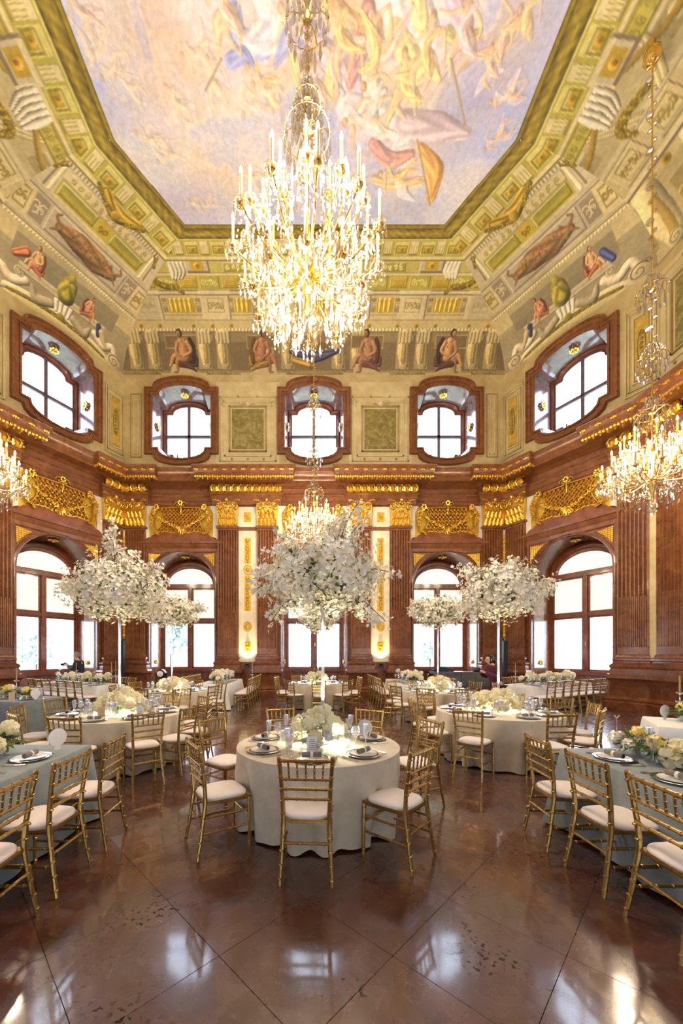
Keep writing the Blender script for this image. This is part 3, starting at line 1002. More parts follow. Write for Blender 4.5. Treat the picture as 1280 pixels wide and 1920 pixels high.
        s.limb([(X(.0), Y(.50)), (X(-.03), Y(.66))], [.06 * k, .06 * k], skin, .4)
        s.ell(X(-.04), Y(.74), .115 * k, .14 * k, hair, shade=.3)
        s.ell(X(-.075), Y(.71), .075 * k, .105 * k, skin, shade=.5)
        s.ell(X(-.10), Y(.73), .018 * k, .012 * k, hair)
        s.ell(X(-.10), Y(.655), .02 * k, .010 * k, tuple(c * .6 for c in skin))
        s.limb([(X(-.1), Y(-.34)), (X(.25), Y(-.42)), (X(.5), Y(-.62))], [.13 * k, .12 * k, .04 * k], cloth, .5, fold=.2, seed=2)
    def garland(s, pts, w, c=(150, 128, 44), n=50, seed=3):
        rng = random.Random(seed)
        s.limb(pts, [w * .7, w, w * .7], tuple(q * .75 for q in c), .4)
        P = np.asarray(pts, float)
        for i in range(n):
            t = rng.random() * (len(P) - 1); k = min(int(t), len(P) - 2); f = t - k
            x, y = P[k] + (P[k + 1] - P[k]) * f
            b = rng.uniform(.8, 1.35)
            s.ell(x + rng.uniform(-w, w) * .8, y + rng.uniform(-w, w) * .8, w * .34, w * .3, tuple(min(255, q * b) for q in c), shade=.5)

CRM, CRL, CRD = (212, 196, 150), (232, 220, 182), (168, 148, 104)
LIL, LILD, BRN = (186, 174, 156), (136, 118, 100), (124, 102, 70)
GRN, GRL, GRD, OLV = (190, 178, 76), (226, 218, 140), (150, 138, 44), (132, 116, 36)
YEL = (206, 172, 48)

def upper_bands(p, hw, L):
    """the bands that run all round under the sky: coffers, brackets, woven border"""
    p.rect(-hw, hw, .83 * L, 1.01 * L, GRN)
    p.rect(-hw, hw, .822 * L, .84 * L, CRL); p.rect(-hw, hw, .815 * L, .822 * L, OLV)
    p.rect(-hw, hw, .935 * L, .944 * L, GRL)
    k = 0
    x = -math.floor(hw / .86) * .86
    while x < hw:
        a = x + .06
        p.rect(a, a + .44, .85 * L, .928 * L, GRL); p.rect(a + .03, a + .41, .855 * L, .905 * L, GRD); p.rect(a + .08, a + .38, .862 * L, .898 * L, YEL, .75)
        p.frame(a + .08, a + .38, .862 * L, .898 * L, .015, OLV, CRL, OLV)
        p.rosette(a + .23, .88 * L, .075, (190, 160, 60), (150, 118, 30))
        b = a + .50
        p.rect(b, b + .27, .848 * L, .93 * L, CRL); p.rect(b, b + .27, .848 * L, .856 * L, OLV)
        for q in range(3): p.rect(b + .03 + q * .08, b + .055 + q * .08, .86 * L, .905 * L, GRN)
        p.rect(b + .25, b + .27, .85 * L, .93 * L, (160, 146, 70))
        x += .86
    y = p.y; x_ = p.x
    i = np.nonzero(y > .944 * L)[0]
    n1 = vnoise(x_[i] * 1.0, y[i] * 4, 6, 4, 3)
    t = (y[i] / L - .944) / .056
    round_ = np.sin(np.clip(t, 0, 1) * pi)
    rope = .5 + .5 * np.sin(x_[i] * 26 + y[i] * 40)
    lum = (.50 + .35 * round_ + .22 * (n1 - .5) * 2 + .12 * rope)
    p.C[i] = np.clip(np.array([182, 158, 58]) [None, :] * lum[:, None], 0, 255)

def paint_far(x, y, L, seed=1):
    p = Paint(x, y, CRM)
    n = vnoise(x, y, 1.2, seed)
    hw = 7.6
    # lower zone: shaded niche behind the figures
    p.rect(-hw, hw, -.1, .37 * L, (116, 98, 70)); p.rect(-hw, hw, .29 * L, .37 * L, (146, 128, 94), .8)
    p.rect(-hw, hw, .0, .045 * L, (150, 132, 96)); 
    # band with roundels and dentils
    p.rect(-hw, hw, .37 * L, .45 * L, (206, 190, 140))
    for k in range(-60, 61):
        p.rect(k * .13, k * .13 + .06, .372 * L, .392 * L, (238, 228, 190)); p.rect(k * .13 + .06, k * .13 + .085, .372 * L, .392 * L, (140, 122, 84))
    p.rect(-hw, hw, .363 * L, .37 * L, (110, 92, 62)); p.rect(-hw, hw, .446 * L, .452 * L, CRD)
    p.rect(-hw, hw, .455 * L, .62 * L, CRM)
    p.rect(-hw, hw, .61 * L, .618 * L, LILD); p.rect(-hw, hw, .622 * L, .632 * L, CRL); p.rect(-hw, hw, .634 * L, .645 * L, (150, 136, 112)); p.rect(-hw, hw, .48 * L, .486 * L, CRD)
    # brackets and figures of the lower zone
    for c in (-6.55, -3.85, -1.35, 1.35, 3.85, 6.55):
        for s_ in (-1, 1):
            q = c + s_ * .36
            p.rect(q - .30, q + .30, .06 * L, .37 * L, (164, 146, 108)); p.rect(q + .22, q + .30, .06 * L, .37 * L, (112, 94, 62))
            p.limb([(q, .34 * L), (q - .02, .22 * L), (q + .03, .10 * L)], [.20, .24, .17], (174, 158, 116), .6)
            p.limb([(q, .30 * L), (q, .13 * L)], [.07, .09], (140, 124, 86), .3); p.limb([(q, .27 * L), (q, .16 * L)], [.03, .04], (170, 140, 60), .4)
            p.spiral(q - s_ * .16, .325 * L, .13, (206, 190, 148), (110, 92, 60), s_)
            p.spiral(q, .085 * L, .12, (190, 172, 130), (104, 88, 60), -s_)
            for f in range(4): p.limb([(q - .2 + f * .13, .36 * L), (q - .2 + f * .13, .29 * L)], [.06, .05], (172, 156, 116), .5)
            p.rect(q - .24, q + .24, .008 * L, .05 * L, (120, 100, 60)); p.grotesque(q - .22, q + .22, .01 * L, .05 * L, (170, 150, 92), 5, 2, .012)
        p.rect(c - .05, c + .05, .06 * L, .34 * L, (120, 100, 70))
        p.rosette(c, .41 * L, .10, (196, 160, 60), (140, 108, 34))
        p.rosette(c - .72, .41 * L, .085, (196, 160, 60), (140, 108, 34)); p.rosette(c + .72, .41 * L, .085, (180, 150, 60), (140, 108, 34))
    for c, fl, cl, sk in ((-5.12, 1, (66, 42, 34), (160, 116, 74)), (5.28, -1, (70, 44, 42), (168, 124, 86)), (-1.98, -1, (130, 96, 44), (150, 98, 72)), (2.05, 1, (96, 58, 50), (150, 106, 80))):
        p.rect(c - .62, c + .62, .24 * L, .345 * L, (118, 96, 66)); p.frame(c - .62, c + .62, .24 * L, .345 * L, .03, (176, 158, 112))
        p.rect(c - .50, c + .50, .02 * L, .10 * L, (196, 180, 136)); p.rect(c - .50, c + .50, .096 * L, .104 * L, CRL); p.rect(c - .9, c + .9, -.1, .022 * L, (190, 172, 128))
        p.figure(c, .185 * L, .98, fl, sk, (48, 32, 26), cl)
    p.limb([(-.9, .22 * L), (0, .17 * L), (.9, .22 * L)], [.10, .22, .10], (60, 58, 92), .5, fold=.3)
    p.limb([(-.8, .14 * L), (-.2, .10 * L)], [.12, .2], (150, 120, 52), .5, fold=.25)
    # panel band
    for c in (-6.1, -3.6, -1.55, 1.55, 3.6, 6.1):
        p.rect(c - .52, c + .52, .455 * L, .612 * L, (222, 208, 166)); p.rect(c + .47, c + .52, .455 * L, .612 * L, LILD); p.rect(c - .52, c - .48, .455 * L, .612 * L, CRL)
        p.rect(c - .30, c + .30, .50 * L, .592 * L, (176, 158, 104)); p.rect(c - .27, c + .27, .505 * L, .587 * L, (226, 214, 172)); p.grotesque(c - .26, c + .26, .505 * L, .585 * L, (150, 130, 68), int(c * 10), 2, .018)
        p.rect(c - .56, c + .56, .615 * L, .64 * L, CRL); p.rect(c - .56, c + .56, .608 * L, .614 * L, LILD)
    for c in (-4.85, 4.85, 0.0, -2.6, 2.6):
        hwp = .48 if abs(c) > 4 or c == 0 else .3
        p.rect(c - hwp, c + hwp, .50 * L, .592 * L, (190, 156, 52))
        for k in range(int(hwp * 2 / .17)):
            b = c - hwp + .09 + k * .17
            p.limb([(b, .585 * L), (b + .01, .55 * L), (b, .505 * L)], [.03, .06, .03], (226, 186, 70), .6); p.rect(b - .05, b + .05, .582 * L, .592 * L, (246, 232, 160))
        for s_ in (-1, 1):
            p.rect(c + s_ * (hwp + .13) - .09, c + s_ * (hwp + .13) + .09, .50 * L, .592 * L, (160, 140, 92)); p.grotesque(c + s_ * (hwp + .13) - .09, c + s_ * (hwp + .13) + .09, .505 * L, .59 * L, (206, 192, 150), 7, 1, .013)
    # green coffers
    p.rect(-hw, hw, .645 * L, .73 * L, GRN)
    for k in range(-10, 11):
        c = k * .74
        if k % 2 == 0:
            p.rect(c - .30, c + .30, .655 * L, .72 * L, YEL, .85); p.frame(c - .30, c + .30, .655 * L, .72 * L, .025, OLV, GRL, OLV); p.frame(c - .2, c + .2, .668 * L, .708 * L, .016, OLV, GRL, GRD)
        else:
            p.grotesque(c - .25, c + .25, .655 * L, .72 * L, GRL, k, 2, .018); p.rect(c - .36, c - .33, .65 * L, .725 * L, GRL); p.rect(c + .33, c + .36, .65 * L, .725 * L, OLV)
    p.rect(-hw, hw, .73 * L, .742 * L, CRL); p.rect(-hw, hw, .742 * L, .748 * L, CRD)
    p.rect(-hw, hw, .748 * L, .818 * L, (204, 194, 110))
    for c in (-2.5, -1.0, .9, 2.5):
        p.rect(c - .62, c + .62, .752 * L, .806 * L, (176, 166, 66)); p.frame(c - .62, c + .62, .752 * L, .806 * L, .02, CRL, CRL, OLV); p.grotesque(c - .55, c + .55, .755 * L, .803 * L, (234, 226, 168), int(9 + c), 3, .022)
    for s_ in (-1, 1):
        c = s_ * 4.0
        p.rect(c - .42, c + .42, .742 * L, .832 * L, (204, 194, 172)); p.frame(c - .42, c + .42, .742 * L, .832 * L, .06, (170, 158, 140), CRL, LILD); p.rect(c - .22, c + .22, .76 * L, .812 * L, YEL); p.rosette(c, .786 * L, .11, (220, 176, 60), (150, 116, 34))
        for k in range(4): p.limb([(s_ * (4.52 + k * .13), .80 * L), (s_ * (4.50 + k * .13), .755 * L), (s_ * (4.62 + k * .1), .715 * L)], [.07, .09, .05], (214, 204, 184), .6)
        p.garland([(s_ * 5.5, .78 * L), (s_ * 5.62, .70 * L), (s_ * 5.25, .665 * L), (s_ * 4.9, .66 * L), (s_ * 4.7, .625 * L)], .09, n=60)
        p.rect(min(s_ * 5.7, s_ * 7.6), max(s_ * 5.7, s_ * 7.6), .455 * L, .62 * L, (196, 184, 156), .6)
    upper_bands(p, hw, L)
    p.C *= (.90 + .2 * n)[:, None]
    return p.C

def paint_diag(x, y, L, seed=2, sg=1):
    p = Paint(x, y, CRM)
    n = vnoise(x, y, 1.2, seed)
    hw = 2.6
    p.rect(-hw, hw, -.1, .33 * L, (172, 158, 126)); p.rect(-hw, hw, .0, .30 * L, (150, 138, 112), .4)
    # arch of the window with scrolls, shell masks and leaf garland
    A = [(-2.1, -.05 * L), (-1.5, .045 * L), (-.8, .085 * L), (0, .10 * L), (.8, .085 * L), (1.5, .045 * L), (2.1, -.05 * L)]
    p.limb([(a, b - .16) for a, b in A], [.20, .24, .20], (206, 190, 138), .2)
    p.limb([(a, b + .04) for a, b in A], [.10, .12, .10], (196, 184, 156), .5)
    p.garland([(a, b - .04) for a, b in A[1:-1]], .075, (132, 118, 40), 110)
    for s_ in (-1, 1):
        p.limb([(s_ * 1.1, .17 * L), (s_ * 1.45, .12 * L), (s_ * 1.75, .16 * L), (s_ * 1.95, .10 * L)], [.12, .14, .12, .10], (204, 192, 166), .6)
        p.spiral(s_ * 1.92, .06 * L, .25, (208, 194, 158), (116, 98, 70), s_, .6)
        p.spiral(s_ * 1.28, .20 * L, .13, (208, 196, 166), (116, 98, 70), -s_)
        p.limb([(s_ * .35, .15 * L), (s_ * .75, .11 * L), (s_ * .9, .17 * L)], [.13, .16, .06], (150, 138, 116), .6)
    for k in range(4): p.limb([(-.22 + k * .15, .20 * L), (-.18 + k * .12, .13 * L)], [.075, .05], (212, 202, 178), .7)
    p.ell(0, .105 * L, .13, .13, (140, 126, 50), shade=.5)
    # parapet
    p.rect(-1.35, 1.35, .215 * L, .262 * L, (206, 194, 164)); p.rect(-1.35, 1.35, .256 * L, .264 * L, CRL); p.rect(-1.35, 1.35, .212 * L, .218 * L, LILD); p.rect(-1.35, 1.35, .236 * L, .240 * L, CRD)
    p.rect(-1.6, 1.6, .264 * L, .40 * L, (134, 124, 104), .75); p.rect(-1.6, 1.6, .395 * L, .43 * L, (190, 176, 138))
    # figures on the parapet
    s = sg
    p.figure(-s * .98, .315 * L, .46, s, (222, 168, 122), (96, 60, 36), (172, 96, 66))
    p.limb([(-s * 1.25, .33 * L), (-s * 1.5, .28 * L)], [.12, .08], (176, 104, 66), .5, fold=.3) if s > 0 else p.limb([(-s * 1.25, .33 * L), (-s * 1.42, .26 * L)], [.10, .10], (70, 76, 140), .5, fold=.3)
    p.limb([(-.02, .27 * L), (-.02, .33 * L), (-.03, .345 * L)], [.27, .24, .14], (140, 130, 50), .6, fold=.22)
    p.ell(-.02, .385 * L, .105, .13, (160, 146, 66), shade=.5); p.ell(-.03, .378 * L, .07, .09, (176, 162, 84), shade=.4)
    p.figure(s * .72, .29 * L, .44, -s, (206, 142, 106), (88, 56, 36), (150, 88, 66))
    p.limb([(s * 1.15, .24 * L), (s * 1.2, .17 * L)], [.09, .06], (44, 56, 92), .4)
    p.limb([(s * 1.3, .21 * L), (s * 1.55, .12 * L)], [.10, .06], (178, 160, 120), .5)
    for k in range(-30, 31):
        p.ell(k * .09, .44 * L, .04, .035, (228, 216, 178), shade=.5)
    p.rect(-hw, hw, .455 * L, .475 * L, (196, 184, 150)); p.rect(-hw, hw, .452 * L, .457 * L, LILD); p.rect(-hw, hw, .475 * L, .480 * L, CRL)
    # lilac panel with the hanging animal skin
    p.rect(-1.55, 1.55, .48 * L, .625 * L, (188, 178, 164)); p.frame(-1.15, 1.15, .49 * L, .615 * L, .03, (160, 146, 134), CRL, LILD)
    cB = (128, 96, 62) if s > 0 else (134, 102, 70)
    p.limb([(-.85, .555 * L), (-.3, .56 * L), (.3, .55 * L), (.85, .55 * L)], [.10, .22, .24, .10], cB, .45, fold=.2)
    for k in range(26):
        rng = random.Random(k)
        p.ell(rng.uniform(-.75, .75), (.555 + rng.uniform(-.035, .035)) * L, .05, .03, tuple(q * rng.uniform(.7, 1.3) for q in cB), .7, shade=.5, rot=rng.uniform(0, 3))
    for s_ in (-1, 1):
        p.limb([(s_ * .8, .56 * L), (s_ * 1.0, .59 * L), (s_ * .92, .61 * L)], [.04, .025], cB, .3); p.limb([(s_ * .8, .55 * L), (s_ * 1.0, .52 * L)], [.04, .02], cB, .3)
        p.rect(s_ * 1.38 - .17, s_ * 1.38 + .17, .495 * L, .61 * L, (152, 138, 116)); p.grotesque(s_ * 1.38 - .15, s_ * 1.38 + .15, .50 * L, .605 * L, (206, 194, 168), 4, 1, .018)
        p.rect(s_ * 1.80 - .22, s_ * 1.80 + .22, .485 * L, .62 * L, (222, 208, 168)); p.rect(s_ * 1.80 - .15, s_ * 1.80 + .15, .50 * L, .60 * L, (160, 142, 82)); p.rect(s_ * 1.80 - .12, s_ * 1.80 + .12, .51 * L, .59 * L, (226, 212, 166)); p.grotesque(s_ * 1.80 - .12, s_ * 1.80 + .12, .51 * L, .59 * L, (150, 128, 60), 6, 1, .02)
    p.rect(-hw, hw, .625 * L, .65 * L, (204, 192, 168)); p.rect(-hw, hw, .622 * L, .627 * L, LILD); p.rect(-hw, hw, .65 * L, .655 * L, CRL)
    # green panels and relief strip
    p.rect(-1.3, 1.3, .66 * L, .735 * L, GRN)
    for a, b in ((-1.25, -.25), (.25, 1.25)):
        p.rect(a, b, .668 * L, .728 * L, (164, 156, 60)); p.frame(a, b, .668 * L, .728 * L, .03, GRL, GRL, OLV); p.rect(a + .1, b - .1, .684 * L, .694 * L, (190, 168, 60)); p.rect(a + .1, b - .1, .706 * L, .722 * L, (146, 146, 74))
    p.rect(-.16, .16, .668 * L, .728 * L, YEL); p.grotesque(-.15, .15, .67 * L, .725 * L, OLV, 3, 1, .018)
    p.rect(-1.3, 1.3, .735 * L, .785 * L, (220, 208, 164)); p.grotesque(-1.2, 1.2, .738 * L, .782 * L, (172, 156, 96), 8, 6, .018); p.frame(-1.3, 1.3, .735 * L, .785 * L, .018, CRL, CRL, LILD)
    for s_ in (-1, 1):
        p.rect(min(s_ * 1.3, s_ * 2.2), max(s_ * 1.3, s_ * 2.2), .655 * L, .82 * L, (212, 200, 174)); p.limb([(s_ * 1.42, .66 * L), (s_ * 1.36, .80 * L)], [.05, .04], CRL, .3); p.limb([(s_ * 1.55, .66 * L), (s_ * 1.46, .80 * L)], [.025, .02], (140, 126, 104), .1)
        p.garland([(s_ * 1.0, .83 * L), (s_ * 1.35, .80 * L), (s_ * 1.55, .75 * L)], .05, n=30)
    p.rect(-1.3, 1.3, .785 * L, .82 * L, (198, 186, 160))
    for k in range(-16, 17): p.rect(k * .085, k * .085 + .04, .795 * L, .812 * L, (228, 218, 190)); p.rect(k * .085 + .04, k * .085 + .06, .795 * L, .812 * L, (130, 112, 84))
    upper_bands(p, hw, L)
    p.limb([(-.5, .835 * L), (0, .80 * L), (.5, .835 * L)], [.10, .15, .10], (156, 128, 44), .5, fold=.3)
    p.ell(0, .79 * L, .12, .10, (176, 146, 54), shade=.5); p.garland([(-.7, .84 * L), (-.3, .795 * L)], .06, n=24); p.garland([(.7, .84 * L), (.3, .795 * L)], .06, n=24)
    p.C *= (.90 + .2 * n)[:, None]
    return p.C

def paint_side(x, y, L, seed=3, sg=1):
    p = Paint(x, y, CRM)
    n = vnoise(x, y, 1.2, seed)
    hw = 6.2
    p.rect(-hw, hw, -.1, .40 * L, (190, 174, 130)); p.rect(-hw, hw, .0, .015 * L, LILD)
    for k in range(-5, 6):
        c = k * 1.35 + .3
        p.limb([(c, .40 * L), (c - .1, .24 * L), (c + .05, .06 * L)], [.32, .38, .24], (206, 190, 146), .5); p.limb([(c, .34 * L), (c, .12 * L)], [.10, .13], (170, 142, 74), .3)
        p.spiral(c, .07 * L, .2, (206, 192, 150), (118, 100, 66), 1); p.rosette(c + .67, .42 * L, .12, (180, 150, 60), (126, 100, 40))
        p.rect(c + .42, c + .92, .10 * L, .34 * L, (160, 142, 96)); p.grotesque(c + .44, c + .9, .12 * L, .32 * L, (196, 170, 90), k, 1, .03)
    p.rect(-hw, hw, .44 * L, .455 * L, LILD); p.rect(-hw, hw, .455 * L, .475 * L, CRL)
    for k in range(-7, 8):
        c = k * .98 + .1
        p.rect(c - .40, c + .40, .485 * L, .60 * L, (220, 206, 160)); p.frame(c - .40, c + .40, .485 * L, .60 * L, .03, CRD, CRL, LILD)
        p.rect(c - .26, c + .26, .50 * L, .585 * L, (168, 150, 96)); p.rect(c - .23, c + .23, .506 * L, .58 * L, (226, 212, 168)); p.grotesque(c - .22, c + .22, .506 * L, .58 * L, (156, 134, 70), k, 2, .02)
    p.rect(-hw, hw, .605 * L, .63 * L, (222, 210, 178)); p.rect(-hw, hw, .603 * L, .608 * L, LILD)
    # great ribs rising to the cornice
    p.rect(-hw, hw, .63 * L, .76 * L, (198, 184, 146))
    for k in range(-3, 4):
        c = k * 2.6 + 5.2 * 0
        for q in (-.9, .9):
            for r in range(5): p.limb([(c + q * 1.1 + r * .06, .62 * L), (c + q * .75 + r * .05, .70 * L), (c + q * .45 + r * .03, .80 * L)], [.035, .035, .03], (222, 208, 170) if r % 2 else (174, 158, 118), .3)
        p.rect(c - .35, c + .35, .66 * L, .74 * L, (172, 156, 118)); p.rosette(c, .70 * L, .14, (214, 202, 160), (150, 132, 88)); p.rect(c - .35, c + .35, .74 * L, .75 * L, CRL)
        p.limb([(c - .9, .76 * L), (c, .70 * L), (c + .9, .76 * L)], [.05, .05], (156, 130, 54), .3)
    p.rect(-hw, hw, .76 * L, .82 * L, (200, 188, 84)); p.grotesque(-hw, hw, .765 * L, .815 * L, (160, 148, 70), 5, 34, .022); p.rect(-hw, hw, .757 * L, .762 * L, OLV)
    upper_bands(p, hw, L)
    # white modillion blocks with hanging folds near the corners
    for s_ in (-1, 1):
        for d in (1.25,):
            c = s_ * (hw - d - 1.55)
            p.rect(c - .38, c + .38, .755 * L, .85 * L, (206, 196, 178)); p.frame(c - .38, c + .38, .755 * L, .85 * L, .07, (176, 164, 150), CRL, LILD); p.rect(c - .22, c + .22, .775 * L, .83 * L, (196, 162, 58)); p.rosette(c, .80 * L, .11, (224, 180, 60), (150, 112, 34))
            for k in range(5): p.limb([(c + s_ * (.42 + k * .12), .81 * L), (c + s_ * (.46 + k * .12), .76 * L), (c + s_ * (.60 + k * .09), .71 * L)], [.07, .09, .04], (218, 208, 190), .6)
            p.garland([(c + s_ * .9, .60 * L), (c + s_ * 1.0, .65 * L), (c + s_ * .7, .67 * L), (c + s_ * .2, .655 * L)], .08, n=50)
    p.C *= (.90 + .2 * n)[:, None]
    return p.C

def colour_attr(me, C):
    a = me.color_attributes.new('paint', 'FLOAT_COLOR', 'POINT')
    Z = np.ones((len(C), 4)); Z[:, :3] = lin(np.clip(C, 0, 255))
    a.data.foreach_set('color', Z.ravel().astype(np.float32))

def grid_mesh(name, P, C, mt):
    """P: (rows, cols, 3)"""
    r, c = P.shape[:2]
    me = bpy.data.meshes.new(name)
    me.vertices.add(r * c)
    me.vertices.foreach_set('co', P.reshape(-1).astype(np.float32))
    i, j = np.meshgrid(np.arange(r - 1), np.arange(c - 1), indexing='ij')
    a = (i * c + j).ravel()
    F = np.stack([a, a + 1, a + c + 1, a + c], 1)
    n = len(F)
    me.loops.add(n * 4); me.polygons.add(n)
    me.loops.foreach_set('vertex_index', F.ravel().astype(np.int32))
    me.polygons.foreach_set('loop_start', (np.arange(n) * 4).astype(np.int32))
    me.polygons.foreach_set('use_smooth', np.ones(n, bool))
    me.update(); me.validate()
    colour_attr(me, C)
    me.materials.append(mt)
    return me

n_trim = [0]
def next_trim():
    n_trim[0] += 1
    return 'trim_%d' % n_trim[0]

for nm, W in WALLS.items():
    a, b = np.array(W['a']), np.array(W['b'])
    ca, cb = np.array(CPLAN[W['i']]), np.array(CPLAN[W['j']])
    fine = nm in ('far', 'far_right', 'far_left')
    semi = nm in ('left', 'right')
    st = .022 if fine else (.03 if semi else .25)
    nu = int(W['L'] / st) + 1; nv = int(4.4 / st) + 1
    u = np.linspace(0, 1, nu)[None, :, None]; th = (np.linspace(0, 1, nv) * pi / 2)[:, None, None]
    lo = a * (1 - u) + b * u; hi = ca * (1 - u) + cb * u
    xy = lo + (hi - lo) * (1 - np.cos(th))
    z = ZTOP + (ZCEIL - ZTOP) * np.sin(th) + 0 * u
    P = np.concatenate([xy, z], 2)
    d = (b - a) / W['L']; mid = (a + b) / 2
    X = ((xy - mid) @ d).ravel()
    L = 4.2
    V = (np.linspace(0, 1, nv)[:, None] + 0 * u[:, :, 0]).ravel() * L
    if nm in ('far', 'back'): C = paint_far(X, V, L)
    elif nm in ('left', 'right'): C = paint_side(X * (1 if nm == 'right' else -1), V, L, 3)
    else: C = paint_diag(X, V, L, 2, 1 if nm in ('far_left', 'back_left') else -1)
    C = (C * .90 + 24) * np.array([1.0, .975, .88])
    me = grid_mesh('painted_cove', P, C, PAINT)
    o = link(next_trim(), me)
    o['kind'] = 'structure'

# flat ceiling with the painted sky
def cpt(px, py):
    return ((px - 585) * 13.31 / (1225 - py), FPX * 13.31 / (1225 - py))
def ceiling_paint(x, y):
    p = Paint(x, y, (214, 206, 218), aa=.03)
    wx = x + 1.1 * (vnoise(x, y, .45, 21) - .5) * 3; wy = y + 1.1 * (vnoise(x, y, .45, 22) - .5) * 3
    n1 = vnoise(wx, wy, .55, 23, 4); n2 = vnoise(wx + .8 * n1, wy - .8 * n1, 1.1, 24, 4); n3 = vnoise(x, y, .3, 25, 2)
    pal = np.array([[194, 202, 244], [212, 212, 244], [228, 226, 242], [242, 236, 234], [238, 224, 226]])
    t = np.clip((n1 - .32) / .36, 0, 1) * 4
    k = np.minimum(t.astype(int), 3); f = (t - k)[:, None]
    p.C = pal[k] * (1 - f) + pal[k + 1] * f
    p.C *= (.93 + .14 * n2)[:, None]
    # broad sky and cloud masses
    def blob(px, py, rx, ry, c, a, rot=0):
        cx, cy = cpt(px, py)
        i = p.near(cx - 2 * rx, cx + 2 * rx, cy - 2 * ry, cy + 2 * ry)
        dx, dy = x[i] - cx, y[i] - cy
        u = dx * cos(rot) + dy * sin(rot); v = -dx * sin(rot) + dy * cos(rot)
        d = (u / rx) ** 2 + (v / ry) ** 2
        m = np.exp(-d * 1.6) * a * (.6 + .8 * n2[i])
        p.blend(m, c, i)
    for b in ((870, 190, .9, 1.4, (166, 168, 214), .9, .3), (760, 390, 1.2, .5, (190, 192, 216), .8, 0), (250, 60, .6, .8, (196, 200, 230), .7, 0), (240, 190, .5, .5, (200, 204, 232), .7, 0),
              (300, 100, 1.2, .8, (240, 206, 168), .8, .4), (420, 330, 1.5, 1.0, (244, 226, 200), .8, 0), (350, 380, 1.6, .6, (204, 196, 216), .8, 0), (560, 80, 1.0, .8, (246, 218, 170), .7, 0),
              (470, 110, .8, .6, (234, 222, 226), .7, 0), (950, 330, .6, .9, (216, 200, 216), .7, .4), (700, 330, .8, .5, (236, 216, 204), .7, 0), (620, 180, .9, .8, (228, 214, 220), .6, 0), (430, 240, 1.3, .7, (240, 230, 220), .8, 0), (980, 60, .6, .9, (232, 204, 196), .6, 0)):
        blob(*b)
    # swirling draperies and clouds round the figures
    wx2 = x + .9 * (vnoise(x, y, .8, 41) - .5) * 2 + .35 * (vnoise(x, y, 2.1, 43) - .5) * 2; wy2 = y + .9 * (vnoise(x, y, .8, 42) - .5) * 2 + .35 * (vnoise(x, y, 2.1, 44) - .5) * 2
    m1 = vnoise(wx2 * 1.0, wy2 * .8, 1.5, 45, 2); rdg = 1 - np.abs(2 * vnoise(wx2 * 1.6 + m1, wy2 * 1.1, 2.6, 46, 2) - 1)
    pal2 = np.array([[176, 180, 230], [226, 214, 226], [250, 232, 196], [240, 200, 140], [228, 186, 172], [242, 226, 222]])
    t = np.clip((m1 - .25) / .5, 0, 1) * 5; k = np.minimum(t.astype(int), 4); f = (t - k)[:, None]; f = f * f * (3 - 2 * f)
    dr = (pal2[k] * (1 - f) + pal2[k + 1] * f) * (.84 + .22 * rdg)[:, None]
    wgt = 0
    for (px, py, r, a) in ((680, 90, 2.3, .75), (900, 60, 1.0, .6), (560, 60, 1.3, .55), (740, 300, 1.0, .6), (300, 60, 1.6, .35), (400, 250, 1.6, .3), (230, 200, 1.0, .25), (450, 150, 1.2, .35)):
        cx, cy = cpt(px, py)
        wgt = np.maximum(wgt, a * np.exp(-((x - cx) ** 2 + (y - cy) ** 2) / r ** 2 * 1.1))
    p.blend(wgt * (.6 + .8 * n2), dr)
    def ribbon(pts, wd, c, seed=0, a=.78, fold=.12, shade=.26):
        q = [cpt(*t) for t in pts]
        p.limb(q, wd, c, shade, a, fold, seed)
    SK = (238, 196, 150); BL = (150, 160, 226); OC = (238, 198, 126); PK = (238, 196, 186); MV = (220, 204, 220); GG = (226, 230, 200); YL = (246, 220, 136); WH = (246, 240, 238)
    rng = random.Random(9)
    def body(px, py, ang, k, c1, c2, a=.85, skin=SK):
        cx, cy = cpt(px, py)
        R = lambda u, v: (cx + k * (u * cos(ang) - v * sin(ang)), cy + k * (u * sin(ang) + v * cos(ang)))
        j = lambda s_: rng.uniform(-s_, s_)
        a *= .82
        p.limb([R(-.5 + j(.2), -.5 + j(.2)), R(-.1, -.25), R(.3 + j(.2), -.45 + j(.2)), R(.6 + j(.2), -.9 + j(.3))], [.10 * k, .26 * k, .22 * k, .06 * k], c1, .32, a, .13, j(3))
        p.limb([R(0, -.1), R(.22 + j(.1), -.5), R(.1 + j(.2), -.95)], [.14 * k, .11 * k, .05 * k], skin, .3, a)
        p.limb([R(-.08, -.1), R(-.3 + j(.1), -.45), R(-.15 + j(.2), -.9)], [.14 * k, .11 * k, .05 * k], skin, .3, a)
        p.limb([R(0, -.12), R(.02 + j(.1), .18), R(0, .36)], [.16 * k, .15 * k, .17 * k], skin, .3, a)
        p.limb([R(.16, .34), R(.42 + j(.1), .2 + j(.2)), R(.62 + j(.2), .4 + j(.3))], [.07 * k, .05 * k, .035 * k], skin, .3, a)
        p.limb([R(-.16, .34), R(-.42 + j(.1), .15 + j(.2)), R(-.5 + j(.2), -.1 + j(.3))], [.07 * k, .05 * k, .035 * k], skin, .3, a)
        p.ell(*R(.02, .60), .10 * k, .12 * k, (196, 140, 84), a, .3); p.ell(*R(-.01, .57), .075 * k, .09 * k, skin, a, .5)
        p.limb([R(-.25, .35), R(.05, .05), R(-.1, -.3), R(-.5 + j(.3), -.6)], [.07 * k, .10 * k, .16 * k, .05 * k], c2, .32, a, .14, j(3))
